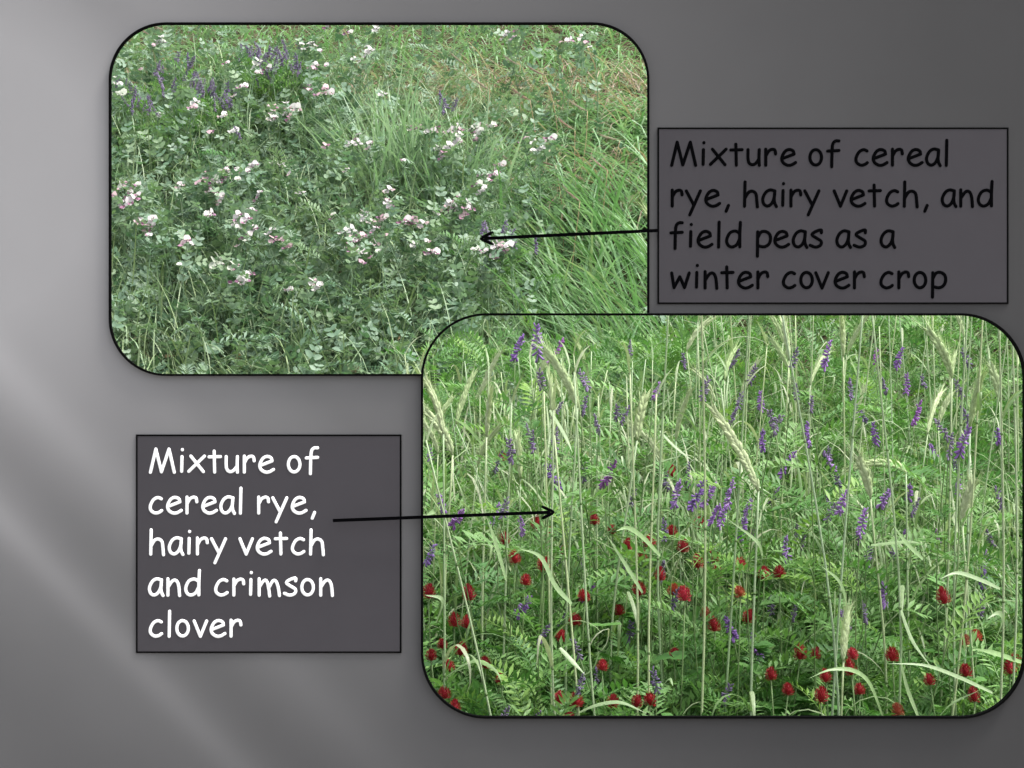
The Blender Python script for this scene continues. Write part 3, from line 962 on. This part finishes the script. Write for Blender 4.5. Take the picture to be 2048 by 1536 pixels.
for i, pl in enumerate(BENT):
    a = pl[0]
    def dist_(item):
        e, p = item
        kk = S * (D + p[:, 1]) / D
        return np.min(np.hypot(1024 + p[:, 0] / kk - a[0], (768 - (p[:, 2] - ZC) / kk - a[1])))
    near = [it for it in rye_list if it[1][0, 1] < (.36 if a[1] > 1180 else .5 if a[1] > 1000 else 1.0)]
    e, p = min(near, key=dist_)
    y0 = float(np.mean(p[:, 1]))
    pts = [P(q[0], q[1], y0 - .012 * j) for j, q in enumerate(pl)]
    c = curve([tuple(q) for q in pts], 14) - np.array(e.location)
    u = np.linspace(0, 1, 14)
    wd = (.0082 if a[1] > 1000 else .0060) * random.uniform(.75, 1.05) * np.clip(np.minimum(.6 + u * 2, (1 - u) * 2.2 + .04), 0, 1)
    obj('leaf', ribbon(c, wd, (.55, .65, .55), .25).mesh('bent_leaf', [M['pale_leaf']]), e)

# ------------------------------------------------------------------ crimson clover
HEADS = [(1097, 1056), (1031, 1106), (1189, 1030), (1344, 1056), (1397, 1038), (1254, 1081), (1396, 1115), (1432, 1105), (1437, 1134), (857, 1176), (1280, 1169), (1170, 1181), (909, 1233), (933, 1236), (1123, 1263),
         (1430, 1242), (1348, 1297), (1204, 1319), (971, 1315), (900, 1321), (1004, 1346), (890, 1376), (909, 1407), (1117, 1385), (1153, 1391), (1223, 1392), (1272, 1392), (1301, 1388), (1137, 1427), (1074, 1040), (885, 1276),
         (1528, 1139), (1558, 1135), (1600, 1298), (1629, 1296), (1542, 1338), (1576, 1367), (1703, 1328), (1720, 1367), (1706, 1296), (1652, 1342), (1785, 1301), (1890, 1186), (1932, 1331), (1950, 1381), (2033, 1310), (2021, 1326), (1861, 1348), (1641, 1381), (945, 755), (1007, 906), (1345, 936)]
HEADS += [(862, 1300), (920, 1290), (1050, 1150), (1085, 1120), (1130, 1090), (1225, 1050), (1300, 1075), (1365, 1085), (1320, 1140), (1480, 1120), (1010, 1070), (1150, 1230), (1240, 1210), (940, 1180), (1370, 1180), (1495, 1225)]
FADED = [(1284, 1100), (1481, 1171), (1928, 1270), (1955, 1262), (1798, 1408), (1345, 1170), (1410, 1215)]


def solve_y(px, py, h, lo=.28, hi=2.15):
    """depth at which the sight line stands h above the ground"""
    for _ in range(40):
        m_ = (lo + hi) / 2; q = P(px, py, m_)
        if q.z - g(q.x, m_) > h: lo = m_
        else: hi = m_
    return (lo + hi) / 2


def clover(px, py, faded=False, y=None, lab=None, grp=None):
    h = U(.385, .43) if py > 1200 else U(.45, .52)
    y = solve_y(px, py, h) if y is None else y
    c = P(px, py, y); k = S * (D + y) / D
    L = .032
    top = Vector((c.x, c.y, c.z - L / 2))
    base = Vector((c.x + U(-.03, .03), y + U(-.02, .03), 0)); base.z = g(base.x, base.y) - .01
    e = tag(empty('clover_plant', base), lab, 'clover', grp)
    later(e, px, py, ('faded rusty clover head' if faded else 'bright red clover head low in front,' if py > 1290 else 'dark red clover head among vetch leaves,' if py > 1000 else 'small red clover head high in the rye,'), MARKS)
    so, p = stem_obj(e, base, [base, base.lerp(top, .5) + Vector((U(-.012, .012), U(-.01, .01), 0)), top], .0015, .0011, 'green_stem', 8)
    tilt = Matrix.Rotation(U(-.25, .25), 4, 'Y') @ Matrix.Rotation(U(-.2, .2), 4, 'X') @ Matrix.Rotation(U(0, 6.28), 4, 'Z')
    obj('flower_head', random.choice(ME_head_f if faded else ME_head), e, at(p[-1], tilt) @ Matrix.Scale(U(.62, .84), 4))
    for j in range(3):
        u = U(.45, .92); i = int(u * 7)
        a = U(0, 6.28); off = np.array((math.cos(a) * .035, math.sin(a) * .035, .03))
        obj('leaf', random.choice(ME_clover_leaf), e, at(p[i] + off, mrot(a, U(-.3, .3), U(-.4, .4))) @ Matrix.Scale(U(.85, 1.25), 4))


for (px, py) in HEADS:
    if py > 1290: lab, grp = 'crimson clover with a bright red oval head low at the front of the bed', 'red clover at the front of the bed'
    elif py > 1000: lab, grp = 'crimson clover with a dark red head among vetch leaves, farther back in the bed', 'red clover farther back in the bed'
    else: lab, grp = 'crimson clover with a small red head high among the rye stalks', 'red clover high among the rye'
    clover(px, py, False, None, lab, grp)
for (px, py) in FADED:
    clover(px, py, True, None, 'crimson clover with a faded rusty brown head', 'faded clover')

# ------------------------------------------------------------------ hairy vetch
VETCH = [(1030, 668, 1), (1077, 662, 1), (1100, 689, 1), (1308, 760, 1), (1119, 939, 1), (1207, 933, 1), (1105, 906, 0), (1378, 936, 0), (1350, 974, 1), (1405, 974, 1), (1423, 1007, 1), (1437, 1004, 1), (1262, 974, 0), (887, 983, 1), (906, 1013, 1),
         (982, 1010, 1), (1044, 1028, 1), (1107, 799, 0), (1235, 799, 0), (1025, 879, 0), (860, 888, 0), (1522, 783, 1), (1585, 698, 0), (1650, 698, 1), (1751, 695, 1), (1794, 700, 1), (1813, 750, 1), (1849, 744, 0), (1593, 765, 0), (1620, 783, 0),
         (1729, 807, 0), (1825, 807, 1), (1753, 846, 1), (1620, 849, 1), (1526, 861, 1), (1564, 916, 1), (1665, 907, 1), (1870, 882, 1), (1919, 867, 1), (1997, 849, 1), (1818, 964, 1), (1760, 973, 1), (1919, 958, 1), (1456, 976, 1), (1493, 994, 1),
         (1440, 1012, 1), (1542, 970, 0), (1655, 1003, 0), (1720, 1027, 1), (1895, 837, 0), (1548, 813, 0), (1499, 732, 0), (1046, 1047, 1), (1111, 1090, 1), (1140, 1053, 0), (1164, 1094, 0), (1167, 1163, 1), (1035, 1190, 1), (1077, 1240, 0),
         (1117, 1214, 0), (1159, 1273, 0), (1421, 1094, 1), (1344, 1181, 0), (1158, 1350, 0), (1003, 1404, 0), (1058, 1422, 0), (1193, 1336, 0), (1315, 1339, 0), (851, 1088, 1), (1505, 1041, 1), (1575, 1083, 1), (1720, 1050, 1), (1732, 1092, 0),
         (1815, 1068, 1), (1880, 1053, 1), (1973, 1098, 1), (1967, 1138, 1), (1765, 1160, 1), (1772, 1170, 1), (1735, 1204, 0), (1696, 1216, 1), (1468, 1237, 1), (1520, 1276, 1), (1542, 1189, 0), (1985, 1056, 0), (1445, 1364, 0), (1961, 1195, 0),
         (1330, 1040, 0), (1600, 1060, 0), (1260, 1245, 0), (1680, 985, 1), (1480, 1040, 1), (1385, 975, 1), (1700, 760, 0), (1940, 700, 0), (1460, 700, 0), (1405, 760, 0)]


def vetch(px, py, bright, y=None, h=None, front=True, lab=None, grp=None, nl=6, sc=1.0):
    if y is None:
        h = U(.36, .5) if py > 1040 else U(.52, .66) if py > 880 else U(.68, .78)
        y = solve_y(px, py, h)
    c = P(px, py, y)
    base = Vector((c.x + U(-.09, .09), y + U(-.03, .10), 0)); base.z = g(base.x, base.y) - .01
    top = c - Vector((0, 0, .03))
    e = tag(empty('vetch_plant', base), lab, 'vetch', grp)
    if py > 1290 or grp != 'vetch among the peas':
        where = 'low among the clover,' if py > 1040 else 'above the clover,' if py > 850 else 'climbing the rye tops,'
        later(e, px, py, ('bright' if bright else 'dusky') + ' purple vetch spike ' + where, MARKS)
    else: later(e, px, py, 'small dusky vetch spike among the peas,', MARKS_UP)
    m1 = base.lerp(top, .35) + Vector((U(-.05, .05), U(-.04, .04), 0)); m2 = base.lerp(top, .7) + Vector((U(-.03, .03), U(-.03, .03), 0))
    so, p = stem_obj(e, base, [base, m1, m2, top], .0012, .0009, 'green_stem', 13, sides=4)
    tilt = Matrix.Rotation(U(-.6, .6), 4, 'Y') @ Matrix.Rotation(U(-.3, .6), 4, 'X') @ Matrix.Rotation(U(0, 6.28), 4, 'Z')
    obj('flower_spike', random.choice(ME_spike if bright else ME_spike_d), e, at(p[-1], tilt) @ Matrix.Scale(sc * (U(.62, .92) if bright else U(.55, .8)), 4))
    for j in range(nl):
        i = int((.25 + .70 * (j + U(0, .8)) / nl) * 12)
        obj('leaf', random.choice(ME_frond), e, at(p[i], mrot(U(0, 6.28), U(.0, .75), U(-.5, .5))) @ Matrix.Scale(U(.8, 1.15), 4))


VETCH += [(U(860, 2030), U(660, 1260), 0) for _ in range(34)]
for (px, py, b) in VETCH:
    if py > 1040:
        lab = 'hairy vetch with a bright purple flower spike level with the red clover' if b else 'hairy vetch with a dusky purple spike level with the red clover'
    elif py > 850:
        lab = 'hairy vetch with a bright purple flower spike just above the clover, between rye stalks' if b else 'hairy vetch with a dusky purple spike just above the clover, between rye stalks'
    else:
        lab = 'hairy vetch with a bright purple flower spike climbing to the tops of the rye' if b else 'hairy vetch with a dusky purple spike climbing to the tops of the rye'
    vetch(px, py + (16 if py < 680 and px < 1330 else 0), b, sc=1.15 if (py < 700 and px < 1110) else .92, lab=lab, grp=lab.replace('hairy vetch with a', 'vetch plants with'))

# ------------------------------------------------------------------ leafy undergrowth of the front bed (uncountable)
from mathutils import noise as mnoise
def lump(x, y, f=5.0, s_=0.0):
    return .5 + .5 * max(-1, min(1, 1.6 * mnoise.noise(Vector((x * f, y * f * .8, s_)))))


def mats_np(n, fn):
    out = np.zeros((n, 4, 4))
    for i in range(n): out[i] = np.array(fn(i))
    return out


def in_bed(i, n, frac_in=.8):
    y = .24 + 2.1 * random.random() ** 1.15
    k = S * (D + y) / D
    x = (U(770, 2130) - 1024) * k if i < n * frac_in else (U(350, 2650) - 1024) * k
    return x, y


NF = 5100
def fr_(i):
    while True:
        x, y = in_bed(i, NF)
        q = lump(x, y, 6)
        if y > 1.5 and x / (S * (D + y) / D) < 306 and random.random() < .5: continue
        if y > 1.1 or random.random() < .15 + q: break
    gz = g(x, y)
    hmax = .20 + .17 * q + (.24 + .1 * q) * min(1, max(0, (y - 1.0) / 1.0))
    h = hmax * (1 - random.random() ** 1.8 * .75)
    if x < BED_L(y): h = min(h, 1.52 - gz)
    h = min(h, clear_bar(x, y, 9) - gz - .10)
    return at((x, y, gz + h), mrot(U(0, 6.28), U(-.2, 1.1), U(-.8, .8))) @ Matrix.Scale(U(.6, 1.05), 4)
mt = mats_np(NF, fr_)
tag(obj('vetch_foliage', scatter_mesh('vetch_foliage', TF, [M['vetch_leaf']], rng.integers(0, len(TF), NF), mt)), 'feathery green vetch leaves filling the bed between the rye stalks', 'foliage', kind='stuff')
NC = 3800
def cl_(i):
    x, y = in_bed(i, NC)
    if y > 1.3 and random.random() < .6: y = U(.25, 1.0); x *= .8
    h = U(.10, .25 + .1 * lump(x, y, 6, 3))
    return at((x, y, g(x, y) + h), mrot(U(0, 6.28), U(-.3, .3), U(-.35, .35))) @ Matrix.Scale(U(.85, 1.35), 4)
tag(obj('clover_foliage', scatter_mesh('clover_foliage', TC, [M['clover_leaf']], rng.integers(0, 3, NC), mats_np(NC, cl_))), 'round green clover leaves low between the red clover heads', 'foliage', kind='stuff')
TB = [blade(100 + i, U(.16, .30), U(.003, .006), U(.4, 1.6), 5) for i in range(8)]
NG = 5200
def gr_(i):
    x, y = in_bed(i, NG)
    gz = g(x, y); h = U(0.05, .46 if y > .8 else .15)
    sc = U(.6, 1.15)
    if x < BED_L(y): h = min(h, .2)
    h = min(h, clear_bar(x, y, 9) - gz - .30 * sc)
    return at((x, y, gz + h), Matrix.Rotation(U(0, 6.28), 4, 'Z')) @ Matrix.Scale(sc, 4)
tag(obj('rye_foliage', scatter_mesh('rye_foliage', TB, [M['rye_leaf']], rng.integers(0, 8, NG), mats_np(NG, gr_))), 'narrow pale rye leaves mixed through the vetch', 'foliage', kind='stuff')

# ------------------------------------------------------------------ rear bed: field peas, vetch and rye grass
PEAS = [(235, 190), (232, 176), (275, 140), (325, 97), (380, 225), (445, 135), (465, 205), (460, 270), (490, 178), (520, 150), (560, 235), (576, 228), (540, 246), (600, 100), (622, 95), (641, 110), (636, 145), (620, 141), (612, 190), (640, 188),
        (655, 302), (690, 292), (711, 285), (555, 345), (582, 350), (500, 345), (350, 380), (300, 465), (290, 452), (293, 490), (355, 478), (400, 380), (415, 386), (430, 396), (440, 370), (456, 360), (476, 370), (486, 440), (496, 456), (490, 490), (551, 490), (562, 492),
        (695, 517), (690, 508), (700, 480), (741, 460), (745, 482), (730, 492), (740, 522), (762, 510), (830, 458), (820, 462), (845, 272), (858, 270), (905, 273), (925, 276), (942, 272), (962, 273), (870, 327), (886, 310), (896, 316), (1060, 312), (1075, 300), (1096, 291),
        (1000, 355), (970, 366), (966, 381), (940, 410), (910, 416), (921, 426), (790, 408), (783, 416), (950, 512), (985, 510), (1002, 513), (1008, 506), (1140, 90), (1176, 105), (770, 200), (716, 126), (735, 100), (760, 60), (850, 55), (906, 52), (1010, 82),
        (255, 385), (240, 420), (265, 405), (385, 490), (450, 540), (505, 560), (480, 575), (640, 575), (860, 520), (840, 500), (350, 540), (690, 350), (600, 400), (520, 400), (740, 300), (800, 330), (660, 60), (690, 80), (440, 245), (330, 240), (570, 590), (880, 440), (420, 440), (660, 440)]
PINK = {(275, 140), (380, 225), (636, 145), (640, 188), (655, 302), (415, 386), (355, 478), (551, 490), (562, 492), (830, 458), (820, 462), (700, 480), (730, 492), (1002, 513), (985, 510), (966, 381), (790, 408), (400, 380), (690, 508)}


def solve_up(px, py, h):
    lo, hi = 2.2, 6.0
    for _ in range(40):
        m_ = (lo + hi) / 2; q = P(px, py, m_)
        if q.z - g(q.x, m_) > h: lo = m_
        else: hi = m_
    return (lo + hi) / 2


def pea(px, py, pink, nl=7):
    h = U(.40, .46)
    y = solve_up(px, py, h)
    c = P(px, py, y)
    a0 = U(-2.6, -.5)                                   # peduncle leans to the open side
    top = c - Vector((.04 * math.cos(a0), .04 * math.sin(a0), .025))
    base = Vector((top.x + U(-.10, .10), top.y + U(-.02, .12), 0)); base.z = g(base.x, base.y) - .01
    lab = 'field pea with pale pink and mauve flowers' if pink else 'field pea with white flowers among blue green leaves'
    e = tag(empty('pea_plant', base), lab, 'pea', 'pink flowered peas' if pink else 'white flowered peas')
    m_ = base.lerp(top, .5) + Vector((U(-.05, .05), U(-.04, .02), 0))
    tip = top + Vector((U(-.02, .02), U(-.02, .02), .045))
    so, p = stem_obj(e, base, [base, m_, top, tip], .0020, .0013, 'pea_stem', 13)
    cnt = random.choice((1, 2)) if pink else random.choice((1, 2, 2, 3)); var = random.randint(0, 1 if pink else 2)
    me = (ME_pea_pk if pink else ME_pea_fl)[(cnt, var)]
    num = ('', 'one flower', 'paired flowers', 'three flowers')[cnt]
    later(e, px, py, ('pink and mauve pea with %s,' % num) if pink else 'white pea with %s%s,' % (num, (' winged in pink', ' winged in mauve', '')[var]), MARKS_UP)
    obj('flower', me, e, at(p[9], mrot(a0, U(-.1, .4), U(-.5, .5))) @ Matrix.Scale(U(.46, .72), 4))
    for j in range(nl):
        i = int((.2 + .78 * (j + U(0, .7)) / nl) * 12)
        obj('leaf', random.choice(ME_pea_leaf), e, at(p[i], mrot(U(0, 6.28), U(-.1, 1.2), U(-.9, .9))) @ Matrix.Scale(U(.45, .75) * (1.05 - .35 * i / 12), 4))


for _ in range(130):
    c_ = random.choice(PEAS[:95]); q_ = (c_[0] + U(-24, 24), c_[1] + U(-16, 16))
    PEAS.append(q_)
    if random.random() < .25: PINK.add(q_)
for q in PEAS: pea(q[0], q[1], q in PINK)

UPV = [(515, 100), (530, 112), (545, 121), (575, 106), (590, 116), (500, 95), (560, 95), (325, 140), (385, 150), (395, 161), (405, 176), (345, 155), (290, 190), (300, 201), (276, 196), (440, 186), (450, 200), (461, 192), (240, 160), (965, 445), (976, 456), (1005, 452), (1014, 463),
       (1000, 500), (1070, 480), (540, 140), (880, 190), (895, 196), (480, 256), (375, 116), (885, 205), (520, 90), (310, 130), (260, 170), (425, 160), (1030, 475), (905, 200)]
UPV += [(x + U(-24, 24), y + U(-16, 18)) for _ in range(3) for x, y in UPV[:30] if y < 210 and x < 650]
for (px, py) in UPV:
    y = solve_up(px, py, U(.40, .47))
    vetch(px, py, False, y=y, lab='dusky purple vetch spike scattered through the pea plants', grp='vetch among the peas', nl=4, sc=1.15)


def up_sample(u0, u1, v0, v1, h):
    """a spot of the rear bed under a patch of canopy"""
    u, v_ = U(u0, u1), U(v0, v1)
    y = solve_up(u, v_, h); q = P(u, v_, y)
    return q.x, y, g(q.x, y), u, v_


NP = 8200
PEA_SPOTS = []
def pe_(i):
    while True:
        h = U(.06, .36)
        if i < NP * .82: x, y, gz, u, v_ = up_sample(150, 1080, 90, 830, .33)
        elif i < NP * .9: x, y, gz, u, v_ = up_sample(100, 1500, -60, 250, .33)
        else: x, y, gz, u, v_ = up_sample(-350, 1900, 0, 900, .33)
        if 690 < u < 990 and 195 < v_ < 400 and random.random() < .85: continue
        if u > 1080 and v_ < 600 and random.random() < .8: continue          # rye tuft stands here
        if u > 960 and v_ > 250 and u - 960 > (v_ - 250) * -.2 and random.random() < .85: continue
        if v_ < 350 and u > 640 + (v_ - 90) * 1.5 and random.random() < .88: continue
        if v_ > 690 and u > 150 and random.random() < .5: continue
        if 940 < u < 1060 and 520 < v_ < 640: continue                                    # gap
        break
    h *= .6 + .6 * lump(x, y, 5, 7)
    return at((x, y + U(-.03, .03), gz + h), mrot(U(0, 6.28), U(-.2, 1.3), U(-1.1, 1.1))) @ Matrix.Scale(U(.30, .66), 4)
tag(obj('pea_foliage', scatter_mesh('pea_foliage', TP, [M['pea_leaf']], rng.integers(0, len(TP), NP), mats_np(NP, pe_))), 'blue green pea leaves covering the rear bed', 'foliage', kind='stuff')
NV = 500
def pv_(i):
    x, y, gz, u, v_ = up_sample(150, 1000, 60, 760, .33)
    return at((x, y, gz + U(.15, .40)), mrot(U(0, 6.28), U(-.1, .8), U(-.5, .5))) @ Matrix.Scale(U(.7, 1.1), 4)
mt2 = mats_np(NV, pv_)
tag(obj('vetch_foliage', scatter_mesh('vetch_foliage', TF, [M['pea_leaf']], rng.integers(0, len(TF), NV), mt2)), 'fine feathery vetch leaves threaded through the pea leaves', 'foliage', kind='stuff')

# grass of the rear bed
TT = [blade(300 + i, U(.46, .62), U(.007, .011), U(.5, 1.3), 8) for i in range(8)]
TG = [blade(200 + i, U(.24, .42), U(.006, .0105), U(.7, 2.2), 5) for i in range(10)]
def grass_obj(n, fn, mat, label, temps=TG, name='meadow_grass'):
    mt_ = mats_np(n, fn)
    return tag(obj(name, scatter_mesh(name, temps, [M[mat]], rng.integers(0, len(temps), n), mt_)), label, 'grass', kind='stuff')
def lean(az, el): return Matrix.Rotation(az, 4, 'Z') @ Matrix.Rotation(el, 4, 'Y')
def ga(i):      # leafy rye, right half, leaning to the west
    x, y, gz, u, v_ = up_sample(960, 1420, 140, 900, .22)
    if v_ > 330 and random.random() < .8: x, y, gz, u, v_ = up_sample(960, 1420, 120, 330, .22)
    az = R(180) + U(-1.0, 1.0) if random.random() < .6 else U(0, 6.28)
    return at((x, y, gz - .01), lean(az, U(-.1, .55))) @ Matrix.Scale(U(.6, 1.15), 4)
grass_obj(5200, ga, 'grass', 'long bright green rye grass leaning over beside the pea plants')
def gr2(i):
    x, y, gz, u, v_ = up_sample(1000, 1400, 300, 760, .25)
    return at((x, y, gz - .01), lean(R(180) + U(-.9, .9) if i % 3 else U(0, 6.28), U(-.2, .3))) @ Matrix.Scale(U(.65, 1.0), 4)
TU = [blade(340 + i, U(.50, .66), U(.008, .012), U(.15, .8), 7) for i in range(8)]
TW = [blade(320 + i, U(.40, .60), U(.007, .014), U(.3, 1.7), 7) for i in range(8)]
grass_obj(1000, gr2, 'grass', 'tall broad rye leaves standing in the grass beside the pea plants', TW)
TS = [blade(500 + i, U(.16, .28), U(.003, .005), U(.2, 2.2), 5) for i in range(8)]
def gs(i):
    x, y, gz, u, v_ = up_sample(150, 1010, 120, 800, .30)
    return at((x, y, gz + U(.06, .30)), lean(U(0, 6.28), U(-.3, .6))) @ Matrix.Scale(U(.6, 1.05), 4)
grass_obj(5200, gs, 'strand', 'thin pale stems and tendrils straggling over the pea leaves', TS, 'pea_stems')
def gb(i):      # tuft in the middle
    c = random.choice(((760, 300), (795, 308), (830, 318), (875, 325), (915, 330), (970, 322), (800, 300)))
    x, y, gz, u, v_ = up_sample(c[0] - 22, c[0] + 22, c[1] - 5, c[1] + 45, .25)
    return at((x, y, gz - .01), lean(U(0, 6.28), U(-.25, .15))) @ Matrix.Scale(U(.72, 1.0), 4)
grass_obj(430, gb, 'tuft_leaf', 'pale upright rye tuft rising between the white pea flowers', TU)
def gc(i):      # top of the bank
    x, y, gz, u, v_ = up_sample(60, 1500, -90, 190, .2)
    return at((x, y, gz - .01), lean(U(0, 6.28), U(-.1, .6))) @ Matrix.Scale(U(.55, 1.0), 4)
grass_obj(7000, gc, 'grass', 'short mixed grass on the bank behind the pea plants')
TDG = [blade(400 + i, U(.26, .42), U(.004, .007), U(.9, 2.4), 5) for i in range(8)]
def gd(i):
    if i < 2000: x, y, gz, u, v_ = up_sample(900, 1340, 40, 330, .25)
    elif i < 2200: x, y, gz, u, v_ = up_sample(220, 420, 40, 110, .25)
    elif i < 2700: x, y, gz, u, v_ = up_sample(600, 1010, 40, 190, .25)
    else: x, y, gz, u, v_ = up_sample(200, 900, 620, 800, .2)
    return at((x, y, gz + .02), lean(R(180) + U(-1.4, 1.4), U(-.1, .7))) @ Matrix.Scale(U(.6, 1.05), 4)
grass_obj(3100, gd, 'dry_grass', 'reddish dry grass scattered through the green grass', TDG, name='dry_grass')
def ge(i):      # low edge in front of the peas
    x, y, gz, u, v_ = up_sample(120, 960, 640, 860, .22)
    return at((x, y, gz - .01), lean(U(0, 6.28), U(-.1, .7))) @ Matrix.Scale(U(.8, 1.25), 4)
grass_obj(3600, ge, 'tuft_leaf', 'yellowish grass stems along the near edge of the pea plants')
def ga2(i):
    x, y, gz, u, v_ = up_sample(1380, 2300, -150, 900, .22)
    return at((x, y, gz - .01), lean(U(0, 6.28), U(-.1, .5))) @ Matrix.Scale(U(.6, 1.1), 4)
grass_obj(4400, ga2, 'grass', 'rye grass on the slope behind the black lettered plate')
def pe2_(i):
    x, y, gz, u, v_ = up_sample(-520, 160, -60, 900, .33)
    return at((x, y, gz + U(.05, .36) * (.6 + .6 * lump(x, y, 5, 7))), mrot(U(0, 6.28), U(-.2, 1.3), U(-1.1, 1.1))) @ Matrix.Scale(U(.35, .7), 4)
tag(obj('pea_foliage', scatter_mesh('pea_foliage', TP, [M['pea_leaf']], rng.integers(0, len(TP), 2600), mats_np(2600, pe2_))), 'pea leaves continuing on the slope behind the board', 'foliage', kind='stuff')
def fm_(i):
    y = U(.25, 2.2); k = S * (D + y) / D
    u = U(250, 780) if i % 2 else U(2120, 2750)
    x = (u - 1024) * k
    return at((x, y, g(x, y) + U(.05, .34)), mrot(U(0, 6.28), U(-.2, 1.0), U(-.8, .8))) @ Matrix.Scale(U(.8, 1.3), 4)
tag(obj('vetch_foliage', scatter_mesh('vetch_foliage', TF, [M['vetch_leaf']], rng.integers(0, len(TF), 1800), mats_np(1800, fm_))), 'vetch leaves at both ends of the front bed', 'foliage', kind='stuff')
def gf(i):      # beyond both sides
    x = random.choice((-1, 1)) * U(1.2, 3.8); y = U(2.2, 6.0)
    return at((x, y, g(x, y) - .01), lean(U(0, 6.28), U(-.1, .6))) @ Matrix.Scale(U(.6, 1.1), 4)
grass_obj(2600, gf, 'grass', 'rough grass on the bank at both sides of the beds')
# red-brown seed heads of dry grass
for i, (px, py) in enumerate([(930, 128), (1022, 322), (1175, 222), (1060, 200), (1150, 260), (1090, 150), (1160, 402), (980, 180), (1240, 280), (1110, 330), (1215, 340), (1040, 130), (300, 70), (330, 62)]):
    y = solve_up(px, py, .34); c = P(px, py, y)
    base = Vector((c.x + U(-.06, .06), y + U(0, .05), 0)); base.z = g(base.x, base.y) - .01
    e = tag(empty('seeding_grass', base), 'dry reddish grass stalk with a bent seed head on the bank behind the peas', 'grass', 'reddish seed heads')
    so, p = stem_obj(e, base, [base, base.lerp(c, .6) + Vector((U(-.02, .02), 0, .01)), c], .0012, .0009, 'dead', 8, sides=4)
    later(e, px, py, 'dry reddish grass stalk with bent seed head,', MARKS_UP)
    if 'seed' not in ME_ear: ME_ear['seed'] = mk(rye_ear(77, .075, .25), 'seed_head', 'dry_grass')
    d_ = Vector((-1, U(-.3, .3), U(.1, .6))).normalized()
    obj('seed_head', ME_ear['seed'], e, at(p[-1], Vector((0, 0, 1)).rotation_difference(d_).to_matrix().to_4x4()) @ Matrix.Diagonal((.55, .55, .8, 1)))
# withered pale leaves low in front of the peas
wl = mk(leaflet(.05, .022, 4, .4, .8), 'withered_leaf', 'dead')
for (px, py) in [(790, 682), (313, 715), (815, 640), (905, 610), (480, 735), (710, 745), (730, 650)]:
    y = solve_up(px, py, .22); c = P(px, py, y)
    base = Vector((c.x + U(-.02, .02), y + .02, 0)); base.z = g(base.x, base.y) - .01
    e = tag(empty('withered_shoot', base), 'withered pinkish shoot standing in front of the pea plants', 'shoot', 'withered shoots')
    if px != 790: later(e, px, py, 'small withered tan shoot with curled leaf,', MARKS_UP)
    so, p = stem_obj(e, base, [base, base.lerp(c, .5) + Vector((U(-.02, .02), -.01, 0)), c], .0017, .0012, 'pea_stem', 7, sides=4)
    for j in range(2): obj('leaf', wl, e, at(p[-1], mrot(U(0, 6.28), U(.2, 1.2))))

# vegetation of the step between the beds
def gh(i):
    x, y = U(-.4, 2.6), U(1.9, 3.3)
    if x < .45 and y > 2.5: y = U(1.9, 2.4)
    return at((x, y, g(x, y) - .01 + U(0, .06)), lean(U(0, 6.28), U(-.25, .25))) @ Matrix.Scale(U(.55, .95), 4)
grass_obj(3600, gh, 'rye_leaf', 'pale upright grass on the step behind the rye stalks', TB + TT[:3])
def fb_(i):
    x, y = U(-.4, 2.6), U(1.95, 3.3)
    if x < .45 and y > 2.5: y = U(1.95, 2.4)
    return at((x, y, g(x, y) + (U(.05, .36) if x > .55 else U(.02, .12))), mrot(U(0, 6.28), U(-.1, .9), U(-.7, .7))) @ Matrix.Scale(U(.8, 1.2), 4)
tag(obj('vetch_foliage', scatter_mesh('vetch_foliage', TF, [M['vetch_leaf']], rng.integers(0, len(TF), 900), mats_np(900, fb_))), 'vetch leaves covering the step behind the rye stalks', 'foliage', kind='stuff')

write_labels()
